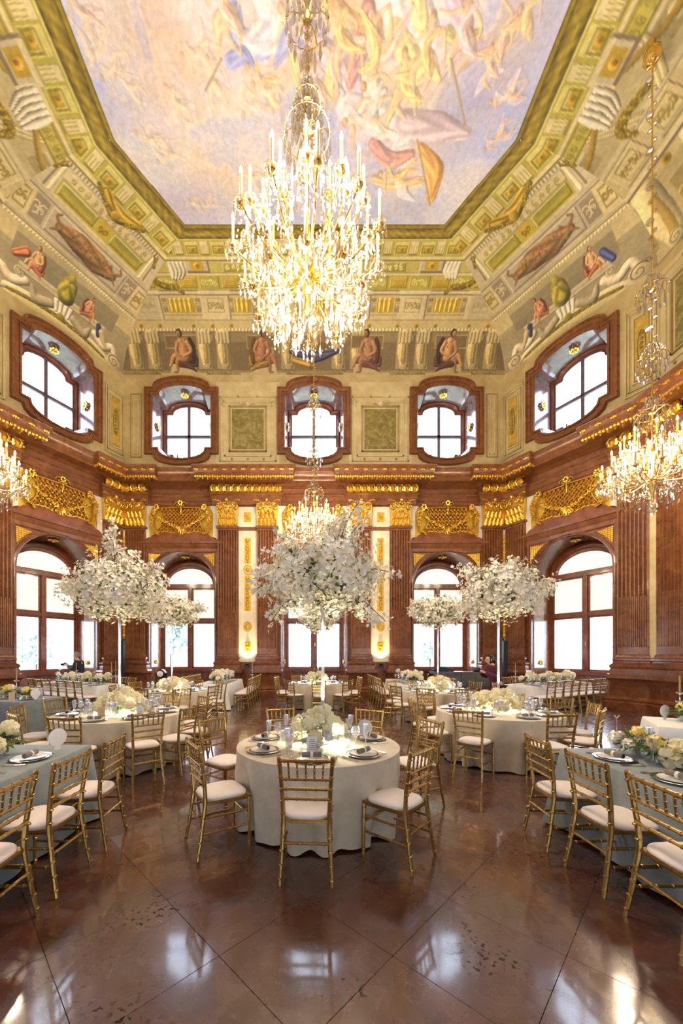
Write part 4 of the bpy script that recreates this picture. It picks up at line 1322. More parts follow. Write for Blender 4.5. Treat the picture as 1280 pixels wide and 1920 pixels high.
    # draperies and figures, denser towards the top and the right
    ribbon([(440, 20), (450, 70), (495, 90), (500, 40)], [.14, .2, .1], BL, 1); ribbon([(500, -10), (520, 50), (470, 80)], [.3, .34, .2], WH, 2); ribbon([(430, 115), (455, 105), (475, 125)], [.12, .16, .06], BL, 3)
    ribbon([(600, 90), (640, 130), (670, 180), (650, 230)], [.2, .28, .25, .1], MV, 4); ribbon([(690, 20), (675, 90), (655, 160)], [.16, .22, .1], (206, 150, 140), 5)
    ribbon([(730, -10), (760, 40), (800, 70), (790, 10)], [.28, .3, .2], WH, 6); ribbon([(780, -10), (790, 40), (800, 60)], [.16, .16, .05], YL, 7)
    ribbon([(740, 60), (770, 110), (800, 120)], [.2, .22, .1], YL, 8); ribbon([(650, 200), (720, 220), (760, 250), (740, 280)], [.26, .3, .3, .1], WH, 9); ribbon([(690, 130), (700, 180), (680, 210)], [.16, .26, .2], GG, 10)
    ribbon([(700, 270), (730, 300), (770, 290)], [.14, .2, .12], (214, 150, 130), 11); ribbon([(760, 230), (820, 240), (875, 250)], [.26, .3, .12], (206, 184, 188), 12)
    ribbon([(700, 335), (740, 345), (790, 340)], [.1, .16, .12], OC, 13); ribbon([(788, 275), (815, 320), (808, 370)], [.10, .24, .14], (230, 168, 86), 14, .95); ribbon([(840, 60), (865, 80), (900, 60)], [.1, .14, .06], (190, 180, 110), 15)
    ribbon([(620, 10), (660, 60), (700, 50)], [.2, .26, .2], (240, 190, 130), 16); ribbon([(850, -5), (870, 40), (880, 60)], [.16, .18, .08], (222, 180, 196), 17)
    SK = (250, 222, 192)
    for px, py, an, k, c1, c2, a in ((550, 70, 2.6, .75, OC, BL, .8), (620, 130, 3.4, .7, MV, YL, .85), (700, 110, .4, .75, PK, YL, .85), (760, 150, 2.9, .7, OC, OC, .85), (680, 220, 1.4, .75, GG, WH, .8), (740, 330, 1.7, .7, WH, OC, .85),
                                     (870, 50, 3.0, .7, PK, MV, .85), (950, 60, 3.6, .55, OC, PK, .8), (920, 120, 2.8, .45, WH, PK, .75), (945, 180, 1.2, .5, PK, WH, .75), (800, 90, 3.2, .7, YL, OC, .85), (640, 60, 2.8, .7, PK, OC, .85), (590, 150, 3.0, .6, YL, MV, .7),
                                     (930, 260, .8, .5, MV, PK, .6), (560, 20, 3.1, .8, BL, PK, .8), (490, 150, 2.2, .6, YL, OC, .6), (990, 20, 3.3, .5, OC, YL, .7), (420, 10, 2.9, .7, OC, PK, .7), (150, 20, 2.4, .5, PK, PK, .6), (480, 200, 1.2, .6, PK, WH, .4)):
        body(px, py, an, k, c1, c2, a)
    for px, py, an, k in ((170, 110, .6, .6), (210, 130, 1.2, .55), (280, 260, 2.0, .55), (310, 290, 1.1, .5), (330, 190, 2.6, .5), (370, 100, 1.5, .6), (400, 150, 3.0, .55), (240, 160, 2.2, .45), (360, 380, 1.6, .4), (390, 385, 1.2, .4), (470, 330, 2.2, .5), (500, 170, 1.9, .55)):
        body(px, py, an, k, (240, 220, 190), (236, 210, 180), .42, (242, 208, 168))
    for q in (((845, 110), (872, 235)), ((782, 262), (806, 385)), ((415, 110), (385, 170))):
        ribbon(list(q), [.022, .022], (180, 150, 100), 0, .9, 0, .1)
    # hidden southern half: sparse figures in the same key
    for k in range(26):
        cx, cy = rng.uniform(-4, 4), rng.uniform(-1, 7)
        pp = (585 + cx * 705 / max(cy, .1), 0)
        wq = [(cx + rng.uniform(-.7, .7), cy + rng.uniform(-.7, .7)) for _ in range(4)]
        p.limb(wq, [.15, .28, .1], rng.choice([BL, OC, PK, MV, WH, SK]), .4, .8, .14, k)
    p.C = p.C * .88 + np.array([30, 29, 32])
    # rim of the woven border
    hx = np.where(np.abs(y - YC) < CE[1][1] - YC, CE[1][0], CE[1][0] + (CE[0][0] - CE[1][0]) * (np.abs(y - YC) - (CE[1][1] - YC)) / (CE[0][1] - CE[1][1]))
    e = np.minimum(hx - np.abs(x - X0), (CE[0][1] - YC) - np.abs(y - YC))
    i = np.nonzero(e < .13)[0]
    lum = .62 + .3 * np.sin(e[i] / .13 * pi) + .3 * (vnoise(x[i], y[i], 9, 31) - .5)
    p.C[i] = np.array([178, 154, 60])[None, :] * lum[:, None]
    return p.C
ys = np.concatenate([np.arange(2 * YC - CE[0][1], 7.3, .12), np.arange(7.3, CE[0][1], .022), [CE[0][1]]])
hwv = np.where(np.abs(ys - YC) < CE[1][1] - YC, CE[1][0], CE[1][0] + (CE[0][0] - CE[1][0]) * (np.abs(ys - YC) - (CE[1][1] - YC)) / (CE[0][1] - CE[1][1]))
tt = np.linspace(-1, 1, 440)
PX = X0 + tt[None, :] * hwv[:, None]; PY = ys[:, None] + 0 * PX
C = ceiling_paint(PX.ravel(), PY.ravel())
me = grid_mesh('ceiling', np.stack([PX, PY, np.full_like(PX, ZCEIL)], 2), C, PAINT)
tag(link('ceiling', me), kind='structure')

# ---------------------------------------------------------------- walls
def build_wall(nm, bays, pils, detail=True):
    W = WALLS[nm]
    L2 = W['L'] / 2
    root = tag(empty('wall_' + nm, W['loc'], W['rz']), kind='structure')
    edges = [-L2] + [(bays[i] + bays[i + 1]) / 2 for i in range(len(bays) - 1)] + [L2]
    for k, x in enumerate(bays):
        x0, x1 = edges[k] - x, edges[k + 1] - x
        lower_bay_mesh(x0, x1).obj('wall_face', RED, root, (x, 0, 0))
        lower_arch(root, x)
        m = MB()
        R_ = rect_around(EAR_O, x0, x1, ZCOR, ZTOP + .04)
        loops(m, [(R_, 0), (EAR_O, 0)])
        m.obj('upper_wall_face', CREAM, root, (x, 0, 0), smooth=False)
        if detail: bay_dressing(root, x)
    for x in pils: pilaster(root, x)
    return root
BX = 5.2
wf = build_wall('far', [-BX, 0, BX], [-6.97, -3.37, -1.83, 1.83, 3.37, 6.97])
LD = WALLS['far_right']['L']
for nm in ('far_right', 'far_left'):
    WALLS[nm]['node'] = build_wall(nm, [0], [-1.83, 1.83])
for nm in ('left', 'right'):
    WALLS[nm]['node'] = build_wall(nm, [-3.0, 3.0], [-5.12, 0.5, -.5, 5.12], nm == 'x')
WALLS['back']['node'] = build_wall('back', [-BX, 0, BX], [], False)
for nm in ('back_left', 'back_right'):
    build_wall(nm, [0], [], False)
k = 0
for nm, xs in (('far', (-BX, 0, BX)), ('far_right', (0,)), ('far_left', (0,)), ('left', (-3.0, 3.0)), ('right', (-3.0, 3.0)), ('back', (-BX, 0, BX)), ('back_left', (0,)), ('back_right', (0,))):  # side and back wall windows are unseen, added to let in daylight
    for x in xs:
        k += 1; window_lower(k, nm, x, door=(nm == 'far' and x == 0))
        k += 1; window_upper(k, nm, x)
LF = WALLS['far']['L'] / 2; LQ = LD / 2; LS = WALLS['left']['L'] / 2
JF = [(-LF, -6.5), (-3.85, -1.36), (1.36, 3.85), (6.5, LF)]
for nm, J in (('far', JF), ('far_right', [(-LQ, -1.40), (1.40, LQ)]), ('far_left', [(-LQ, -1.40), (1.40, LQ)]), ('left', [(-LS, -4.6), (4.6, LS)]), ('right', [(-LS, -4.6), (4.6, LS)]), ('back', []), ('back_left', []), ('back_right', [])):
    entablature(next_trim(), nm, J)

# gilt enrichment of the entablature over the pilasters
def enrich(nm, a, b, ka=0.0, kb=0.0):
    """rope, flower row and palmette frieze on one break; ka/kb pull the ends in at a room corner"""
    W = WALLS[nm]
    J = .22
    r = MB()
    o_ = .80 + .02
    xa, xb = a - (.56 if not ka else -o_ * ka), b + (.56 if not kb else -o_ * kb)
    n = max(4, int((xb - xa) / .09))
    random.seed(int(abs(a * 100)))
    for i in range(n + 1):
        x = xa + (xb - xa) * i / n
        r.ball((x, -(.60 + J), 8.27 + random.uniform(-.01, .015)), .06, 6, 4)
        if i % 2: r.ball((x, -(.58 + J), 8.20), .035, 5, 3)
    if not ka:
        for i in range(3): r.ball((xa + .01, -(.60 + J) + .10 * i, 8.27), .055, 6, 4)
    if not kb:
        for i in range(3): r.ball((xb - .01, -(.60 + J) + .10 * i, 8.27), .055, 6, 4)
    f = MB()
    n = max(3, int((xb - xa) / .34))
    for i in range(n + 1):
        x = xa + .05 + (xb - xa - .1) * i / n
        for q in (-1, 0, 1): f.ball((x + q * .055, -(.70 + J), 8.50 - .015 * abs(q)), .045, 6, 4)
        f.ball((x, -(.70 + J), 8.45), .03, 5, 3)
        if i < n: f.ball((x + (xb - xa) / n / 2, -(.72 + J), 8.53), .022, 5, 3)
    g = MB()
    xa, xb = a - (.10 if not ka else -.3 * ka), b + (.10 if not kb else -.3 * kb)
    bul = [(.10, 7.84), (.22, 7.88), (.27, 7.98), (.24, 8.10), (.14, 8.18)]
    n = max(3, int((xb - xa) / .26))
    for i in range(n):
        x = xa + (xb - xa) * (i + .5) / n
        for s_ in (-1, 0, 1):
            pts = []
            for q, (oo, z) in enumerate(bul[:4] if s_ else bul):
                pts.append((x + s_ * (.02 + .095 * sin(q * .9)), -(oo + J + .035), z + (.02 if s_ else 0)))
            g.tube(pts, [.03, .05, .045, .025] if s_ else [.03, .055, .06, .045, .02], 6)
        g.ball((x + (xb - xa) / n / 2, -(.26 + J), 7.93), .04, 6, 4)
        g.ball((x + (xb - xa) / n / 2, -(.22 + J), 8.12), .028, 5, 3)
    base = MB()
    base.grid([[(xa, -(oo + J - .02), z), (xb, -(oo + J - .02), z)] for oo, z in bul])
    node = WALLS[nm].get('node') or wf
    base.obj('frieze_ground', REDD, node)
    r.obj('gilt_rope', GOLD, node); f.obj('gilt_flower_row', GOLD, node); g.obj('palmette_frieze', GOLD, node)
T = math.tan(DANG / 2)
WALLS['far']['node'] = wf
enrich('far', -3.85, -1.36); enrich('far', 1.36, 3.85)
enrich('far', -LF, -6.5, ka=T); enrich('far', 6.5, LF, kb=T)
T2 = math.tan((pi / 2 - DANG) / 2)
enrich('far_right', -LQ, -1.40, ka=T); enrich('far_left', 1.40, LQ, kb=T)
enrich('far_right', 1.40, LQ, kb=T2); enrich('far_left', -LQ, -1.40, ka=T2)
enrich('right', -LS, -4.6, ka=T2); enrich('left', 4.6, LS, kb=T2)

# white ornamental strips between the paired pilasters, with their uplights
def strip(nm, x, w2, gold=True, out=.0):
    node = WALLS[nm]['node']
    s = MB()
    s.box(-w2, w2, -.05 - out, .0, 1.35, 6.50)
    s.box(-w2 - .05, w2 + .05, -.09 - out, .0, 6.62, 7.42)
    s.box(-w2 + .06, w2 - .06, -.11 - out, .0, 7.50, 7.66)
    s.obj('white_panel', WHITEM, node, (x, 0, 0), smooth=False)
    c = MB()
    c.box(-w2 - .06, w2 + .06, -.13 - out, 0, 6.50, 6.62)
    c.box(-w2 - .02, w2 + .02, -.11 - out, 0, 7.42, 7.50)
    c.obj('panel_cap', RED, node, (x, 0, 0), smooth=False)
    g = MB(); y = -.06 - out
    ww = w2 * .34
    for za, zb in ((5.2, 6.2), (3.35, 4.75), (1.75, 2.15)):
        g.box(-ww, ww, y, y + .03, za, zb)
        for k in range(int((zb - za) / .12)):
            z = za + .08 + k * .12
            g.ball((0, y - .01, z), ww * (.35 + .3 * abs(sin(k * 1.1))), 6, 4)
    for z in (4.97, 2.75):
        g.tube([(ww * 1.25 * cos(t * pi / 6), y - .01, z + ww * 1.5 * sin(t * pi / 6)) for t in range(12)], .022, 5, closed=True)
        g.lathe([(ww * 1.1, 0), (ww, -.02), (0, -.025)], 12, (0, y + .02, z), 0, False, 'y')
        g.ball((0, y - .02, z), ww * .6, 7, 5)
    g.box(-ww * 1.1, ww * 1.1, -.12 - out, -.08 - out, 6.82, 7.2)
    for k in range(5): g.ball((ww * .5 * cos(k * 1.26), -.13 - out, 7.01 + ww * .5 * sin(k * 1.26)), ww * .32, 6, 4)
    g.obj('gold_ornament', GOLDP, node, (x, 0, 0))
for x in (-2.6, 2.6): strip('far', x, .36)
def corner_strip(wa, wb, p, gold=True):
    """narrow pale strip closing the angle between two walls"""
    x, y = p
    node = WALLS[wa]['node']
    m = Matrix.Rotation(-WALLS[wa]['rz'], 4, 'Z') @ Matrix.Translation(-Vector(WALLS[wa]['loc']))
    ang = (WALLS[wa]['rz'] + WALLS[wb]['rz']) / 2
    s = MB(); s.box(-.135, .135, -.16, .05, 1.3, 6.5)
    g = MB(); g.box(-.07, .07, -.175, -.15, 1.6, 6.3)
    for k in range(34): g.ball((0, -.18, 1.7 + k * .135), .035 + .02 * (k % 3), 6, 4)
    ins = Matrix.Translation(Vector((x, y, 0))) @ Matrix.Rotation(ang, 4, 'Z') @ Matrix.Translation((0, -.02, 0))
    for mb, nme, mt in ((s, 'white_strip', WHITEM if gold else CREAML), (g, 'gold_ornament', GOLDP))[:2 if gold else 1]:
        mb.xf(m @ ins)
        mb.obj(nme, mt, node, smooth=(mt is GOLDP))
corner_strip('far', 'far_right', PLAN[0]); corner_strip('far', 'far_left', PLAN[7]); corner_strip('right', 'far_right', PLAN[1], False); corner_strip('left', 'far_left', PLAN[6], False)

# painted panels of the upper wall
def upper_panel(nm, x, w2, z0, z1, pic, side=False):
    node = WALLS[nm]['node']
    f = MB()
    f.box(-w2 - .62, w2 + .62, -.02, 0, 9.05, 12.35)
    f.obj('panel_field', CREAML, node, (x, 0, 0), smooth=False)
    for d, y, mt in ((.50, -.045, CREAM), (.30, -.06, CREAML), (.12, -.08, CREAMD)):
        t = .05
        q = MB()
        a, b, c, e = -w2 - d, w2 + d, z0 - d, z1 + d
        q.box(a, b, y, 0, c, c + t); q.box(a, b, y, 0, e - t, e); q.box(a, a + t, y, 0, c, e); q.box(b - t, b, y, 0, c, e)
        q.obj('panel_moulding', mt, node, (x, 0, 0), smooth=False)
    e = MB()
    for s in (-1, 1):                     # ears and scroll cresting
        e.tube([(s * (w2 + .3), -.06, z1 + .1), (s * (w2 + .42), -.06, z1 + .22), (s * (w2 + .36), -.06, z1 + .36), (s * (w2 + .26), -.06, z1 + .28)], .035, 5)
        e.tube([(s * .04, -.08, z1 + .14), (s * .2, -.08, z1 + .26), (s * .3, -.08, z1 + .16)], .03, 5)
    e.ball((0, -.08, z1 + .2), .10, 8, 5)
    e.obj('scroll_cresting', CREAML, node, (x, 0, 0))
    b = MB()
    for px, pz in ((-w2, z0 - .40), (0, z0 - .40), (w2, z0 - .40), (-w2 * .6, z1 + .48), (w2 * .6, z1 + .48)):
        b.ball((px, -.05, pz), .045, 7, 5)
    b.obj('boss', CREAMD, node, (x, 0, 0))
    p = MB(); p.box(-w2, w2, -.04, 0, z0, z1)
    p.obj('painted_scene', pic, node, (x, 0, 0), smooth=False)
    if pic is GOLDP:
        g = MB()
        for k in range(9):
            z = z0 + .2 + (z1 - z0 - .4) * k / 8
            g.ball((0, -.05, z), w2 * (.25 + .35 * sin(pi * k / 8)), 7, 5, sz=1.3)
        g.tube([(w2 * .62 * cos(t * pi / 8), -.06, (z0 + z1) / 2 + (z1 - z0) * .33 * sin(t * pi / 8)) for t in range(16)], .02, 5, closed=True)
        g.obj('oval_ornament', GRISA, node, (x, 0, 0))
for x in (-2.6, 2.6): upper_panel('far', x, .62, 9.72, 11.28, GRISA)
OCHP = mat('ochre_ornament_panel', rgb(176, 140, 44), 0.6, c2=rgb(204, 170, 78), nscale=6, world=True)
for nm, x in (('far_right', -2.0), ('far_left', 2.0), ('far_right', 2.0), ('far_left', -2.0)):
    node = WALLS[nm]['node']
    p = MB(); p.box(-.17, .17, -.05, 0, 9.7, 11.5); p.obj('painted_scene', OCHP, node, (x, 0, 0), smooth=False)
    for d, mt in ((.05, CREAML), (.16, CREAM), (.24, CREAML)):
        q = MB(); a, b, c, e, t = -.17 - d, .17 + d, 9.7 - d * 1.6, 11.5 + d * 1.6, .035
        q.box(a, b, -.05, 0, c, c + t); q.box(a, b, -.05, 0, e - t, e); q.box(a, a + t, -.05, 0, c, e); q.box(b - t, b, -.05, 0, c, e)
        q.obj('panel_moulding', mt, node, (x, 0, 0), smooth=False)
    g = MB()
    g.tube([(.10 * cos(t * pi / 8), -.055, 10.6 + .5 * sin(t * pi / 8)) for t in range(16)], .018, 5, closed=True)
    for k in range(7): g.ball((0, -.05, 10.2 + k * .13), .05, 6, 4)
    g.obj('oval_ornament', GRISA, node, (x, 0, 0))
for nm, x in (('far', -7.0), ('far', 7.0)):
    node = WALLS[nm]['node']
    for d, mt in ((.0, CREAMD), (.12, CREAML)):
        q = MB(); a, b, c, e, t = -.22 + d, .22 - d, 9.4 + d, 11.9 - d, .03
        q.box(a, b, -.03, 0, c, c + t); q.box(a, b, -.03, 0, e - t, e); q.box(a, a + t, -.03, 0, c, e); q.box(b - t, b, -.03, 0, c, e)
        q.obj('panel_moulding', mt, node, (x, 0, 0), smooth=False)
node = WALLS['right']['node']
for x in (-4.5,): upper_panel('right', x, .6, 9.9, 11.7, GRISA)

# uplights at the foot of the white strips
def uplight(loc, label, e=26):
    r = tag(empty('uplight', loc), label, 'lamp', 'uplights at the foot of the wall strips')
    m = MB(); m.box(-.09, .09, -.08, .08, 0, .10); m.lathe([(.05, .1), (.07, .14), (.075, .17)], 10)
    m.obj('housing', WARMP, r)
    lamp('lamp_beam', 'SPOT', (0, 0, .2), e, (1.0, .74, .36), .03, (pi, 0, 0), r, spot=1.9)
for s, wd in ((-1, 'left'), (1, 'right')):
    uplight((X0 + s * 2.6, 14.52, 1.12), 'small black uplight below the white strip %s of the garden door' % wd, 115)

# daylight: portals in the openings
for nm, W in WALLS.items():
    M_ = Matrix.Translation(Vector(W['loc'])) @ Matrix.Rotation(W['rz'], 4, 'Z')
    xs = {'far': (-BX, 0, BX), 'back': (-BX, 0, BX), 'left': (-3, 3), 'right': (-3, 3)}.get(nm, (0,))
    for x in xs:
        for z, hx, hz in ((3.1, 2.35, 4.4), (10.8, 2.0, 2.5)):
            p = M_ @ Vector((x, 1.22, z))
            lamp('window_portal', 'AREA', p, 1, (1, 1, 1), hx, (pi / 2, 0, W['rz'] + pi), None, hz, portal=True)

# the garden outside
g = MB(); g.box(-90, 90, 19.5, 150, -1.0, -.6); g.box(-90, -11.5, -30, 19.5, -1.0, -.6); g.box(11.5, 90, -30, 19.5, -1.0, -.6)
tag(g.obj('lawn', LAWN), kind='structure')
random.seed(3)
for k, (x, y, hgt, lab) in enumerate(((-34, 38, 9.5, 'broad pale tree outside the left window'), (-22, 30, 4.5, 'low round bush outside the left window'), (-15, 40, 7, 'pale tree outside the second window from the left'), (-9, 44, 5, 'low bushy tree outside the second window, beside its taller neighbour'),
                                    (15, 48, 4.2, 'faint tree outside the window right of the garden door'), (29, 34, 4.0, 'small slender tree outside the right window'), (37, 38, 4.4, 'wide bush outside the right window, beside the slender tree'), (46, 42, 3.8, 'low bush outside the right window, furthest to the right'))):
    r = tag(empty('tree', (x, y, -.6)), lab, 'tree', 'pale trees in the garden')
    t = MB(); t.tube([(0, 0, 0), (.1, 0, hgt * .5)], [hgt * .03, hgt * .02], 7); t.obj('trunk', TWIG, r)
    c = MB()
    for q in range(420):
        a = random.uniform(0, 2 * pi); e = random.uniform(-.9, 1.5); zz = hgt * .62 + hgt * .34 * sin(e); rr = hgt * .36 * cos(e) * random.uniform(.5, 1.05)
        s_ = hgt * random.uniform(.02, .055)
        c.ball((rr * cos(a), rr * sin(a), zz + random.gauss(0, hgt * .03)), s_, 5, 3)
    o = c.obj('crown', TREE, r); o['kind'] = 'stuff'
# ---------------------------------------------------------------- chandeliers
def drop(mb, p, L, r, n=5):
    """faceted pendant hanging from p"""
    x, y, z = p
    mb.lathe([(0, z), (r * .35, z - L * .12), (r, z - L * .62), (r * .55, z - L * .86), (0, z - L)], n, (x, y, 0), 0, False)
def bead(mb, p, r, n=6):
    mb.ball(p, r, n, 4)
def strand(mb, a, b, sag, n, r):
    for i in range(n + 1):
        t = i / n
        bead(mb, (a[0] + (b[0] - a[0]) * t, a[1] + (b[1] - a[1]) * t, a[2] + (b[2] - a[2]) * t - sag * 4 * t * (1 - t)), r, 5)

def candle_meshes(h):
    c = MB(); c.lathe([(.017, 0), (.017, h), (.012, h + .01)], 8)
    f = MB(); f.lathe([(.010, h), (.021, h + .03), (.018, h + .055), (.006, h + .095), (0, h + .105)], 7, cap=False)
    return c.mesh('candle', CANDLE), f.mesh('flame_bulb', FLAME)

def chandelier(loc, ztop, tiers, hub, label, ch=.30, crowns=(), pend=0, seed=1, glow=(), beads_to=None, proto=None):
    """tiers: (radius, cup height, count, phase); all heights above loc.z"""
    if proto:
        r = copy_tree(proto[0], None, loc)
        r['label'] = label
    else:
        random.seed(seed)
        r = tag(empty('chandelier', loc), label, 'chandelier', 'crystal chandeliers')
        cm, fm = candle_meshes(ch)
        cry = MB()
        for (R, zc, n, ph) in tiers:
            for k in range(n):
                a = ph + 2 * pi * k / n
                ca, sa = cos(a), sin(a)
                arm = MB()
                P = []
                for i in range(9):
                    t = i / 8
                    P.append((ca * R * (t ** .85), sa * R * (t ** .85), hub + (zc - hub) * t - .16 * sin(pi * t) * (1 if zc > hub else .5)))
                arm.tube(P, [.016, .013, .012, .012, .011, .011, .010, .010, .012], 6)
                arm.lathe([(.015, zc - .03), (.05, zc - .01), (.055, zc + .01), (.02, zc + .015)], 9, (ca * R, sa * R, 0))
                arm.obj('arm', BRASS, r)
                c = link('candle', cm, r, (ca * R, sa * R, zc + .012))
                link('flame_bulb', fm, c)
                # glass bobeche with its pendants
                cry.lathe([(.02, zc), (.085, zc + .012), (.09, zc + .022), (.02, zc + .012)], 10, (ca * R, sa * R, 0), 0, False)
                for q in range(7):
                    b = q * 2 * pi / 7
                    px, py = ca * R + .082 * cos(b), sa * R + .082 * sin(b)
                    bead(cry, (px, py, zc - .015), .013)
                    drop(cry, (px, py, zc - .03), random.uniform(.10, .17), .017)
                # rosette and long pendant on the arm
                t = .62
                px, py, pz = ca * R * t, sa * R * t, hub + (zc - hub) * t - .08
                drop(cry, (px, py, pz), random.uniform(.12, .2), .022)
                px, py = ca * R * .84, sa * R * .84
                drop(cry, (px, py, hub + (zc - hub) * .84 - .05), random.uniform(.14, .22), .02)
                # festoon to the neighbour
                a2 = ph + 2 * pi * (k + 1) / n
                strand(cry, (ca * R, sa * R, zc - .02), (cos(a2) * R, sin(a2) * R, zc - .02), .10, 8, .011)
                # strand up to the crown
                zt = crowns[0][1] - .05; Rt = crowns[0][0]
                if k % 2 == 0 and zc > hub - .05 and R < .8:
                    strand(cry, (ca * Rt, sa * Rt, zt), (ca * R * .92, sa * R * .92, zc + .05), .03, 14, .010)
                # glass spire between the arms
                ah = a + pi / n
                if R > .45:
                    cry.lathe([(.0, zc + .22), (.012, zc + .12), (.02, zc + .04), (.008, zc - .1), (0, zc - .14)], 5, (cos(ah) * R * .8, sin(ah) * R * .8, 0), 0, False)
                    drop(cry, (cos(ah) * R * .8, sin(ah) * R * .8, zc - .12), .18, .024)
        for (R, zc, n) in crowns:
            for k in range(n):
                a = 2 * pi * k / n
                bead(cry, (R * cos(a), R * sin(a), zc), .018)
                drop(cry, (R * cos(a), R * sin(a), zc - .01), random.uniform(.20, .30), .024)
                drop(cry, (R * .6 * cos(a + .3), R * .6 * sin(a + .3), zc + .16), random.uniform(.18, .26), .026)
                drop(cry, (R * .8 * cos(a + .2), R * .8 * sin(a + .2), zc - .12), random.uniform(.2, .34), .028)
                drop(cry, (R * .4 * cos(a), R * .4 * sin(a), zc + .34), random.uniform(.2, .28), .024)
                strand(cry, (R * cos(a), R * sin(a), zc), (.03 * cos(a), .03 * sin(a), zc + .32), -.05, 7, .012)
        for k in range(pend):
            R = tiers[0][0] * random.uniform(.25, .93); a = 2 * pi * k / pend * 5 + random.uniform(-.1, .1)
            z = hub + .02 - .28 * (1 - (R / tiers[0][0]) ** 2) + random.uniform(-.05, .2)
            bead(cry, (R * cos(a), R * sin(a), z + .02), .018)
            if k % 5 == 0:
                bead(cry, (R * cos(a), R * sin(a), z - .05), .035, 8); drop(cry, (R * cos(a), R * sin(a), z - .08), .24, .055, 6)
            else:
                drop(cry, (R * cos(a), R * sin(a), z), random.uniform(.16, .30), random.uniform(.018, .03))
        for rr, zz, n in ((.55, hub - .25, 14), (.32, hub - .36, 10)):
            for k in range(n):
                a = 2 * pi * k / n
                drop(cry, (rr * cos(a), rr * sin(a), zz), .26, .028)
                strand(cry, (rr * cos(a), rr * sin(a), zz), (.9 * tiers[0][0] * cos(a), .9 * tiers[0][0] * sin(a), hub + .05), .05, 10, .011)
        drop(cry, (0, 0, hub - .55), .22, .06, 8)
        bead(cry, (0, 0, hub - .56), .07, 10)
        o = cry.obj('crystal_drops', CRYS, r, smooth=False); o['kind'] = 'stuff'
        st = MB()
        st.lathe([(.0, hub - .5), (.03, hub - .45), (.02, hub - .3), (.06, hub - .2), (.09, hub - .08), (.05, hub), (.02, hub + .06), (.018, hub + .4), (.05, hub + .5), (.06, hub + .6), (.02, hub + .72), (.015, crowns[0][1] - .15), (.03, crowns[0][1])], 12)
        for (R, zc, n) in crowns:
            cr = MB()
            cr.tube([(R * cos(t * pi / 8), R * sin(t * pi / 8), zc) for t in range(16)], .008, 6, closed=True)
            cr.lathe([(.02, zc - .03), (.07, zc), (.02, zc + .05)], 10)
            for k in range(6):
                a = k * pi / 3
                cr.tube([(R * cos(a), R * sin(a), zc), (R * .7 * cos(a), R * .7 * sin(a), zc + .08), (.02 * cos(a), .02 * sin(a), zc + .02)], .007, 5)
            cr.obj('crown_ring', BRASS, r)
        st.obj('stem', BRASS, r)
        zr = crowns[0][1]
        ro = MB(); ro.tube([(0, 0, zr), (0, 0, ztop - loc[2])], .016, 6)
        ro.obj('suspension_rod', BRASS, r)
        bd = MB()
        z = zr + .3
        k = 0
        while z < ztop - loc[2] - .3:
            rr = .045 if k % 4 else .075
            if abs(z - 9) > -1: bd.ball((.05 * (1 if k % 2 else -1) * (0 if beads_to else 1), 0, z), rr, 8, 6)
            z += .17 if k % 4 else .24
            k += 1
        bd.obj('glass_beads', CRYS, r, smooth=False)['kind'] = 'stuff'
        cb = MB(); cb.lathe([(0, 0), (.10, .03), (.16, .14), (.15, .26), (.07, .36), (.05, .5)], 14, (0, 0, ztop - loc[2] - .5), 0)
        cb.obj('ceiling_boss', BRASS, r)
    for z, e, rad, R, n in glow:
        for k in range(n):
            a = .3 + 2 * pi * k / n
            lamp('candle_glow', 'POINT', (R * cos(a), R * sin(a), z), e / n, (1.0, .83, .60), rad, parent=r)
    return r

GL = 1.0
zb = 5.70
big = chandelier((X0 - .14, 5.0, 0), ZCEIL - .02, [(.97, 6.96, 12, .13), (.80, 7.22, 12, .0), (.58, 7.42, 8, .2), (.34, 7.58, 6, .5), (.72, 6.36, 10, .3)], 6.68,
                 'largest crystal chandelier hanging highest under the painted sky', .34, ((.30, 8.60, 14), (.18, 9.0, 8), (.28, 10.15, 14)), 130, 4,
                 ((7.45, 1750, .2, .85, 6), (6.3, 330, .2, .45, 3)), beads_to=1)
ST = [(.88, 5.43, 14, .1), (.68, 5.78, 12, 0), (.46, 6.06, 8, .2)]
side = chandelier((7.18, 7.94, 0), 14.62, ST, 5.36, 'crystal chandelier at the right, cut by the picture edge, before the fluted pilasters', .26,
                  ((.30, 6.75, 12), (.26, 7.9, 10), (.26, 9.35, 10)), 60, 8, ((5.9, 800, .2, .6, 4),))
c2 = copy_tree(side, None, (X0 - .02, 11.8, 0)); rr_ = MB(); rr_.tube([(0, 0, 14.5), (0, 0, 15.0)], .016, 6); rr_.obj('suspension_rod', BRASS, c2); c2['label'] = 'distant crystal chandelier glowing just above the front table blossom'
c3 = copy_tree(side, None, (2 * X0 - 7.28, 7.94, 0)); c3['label'] = 'crystal chandelier at the left edge of the picture, only its rim visible'
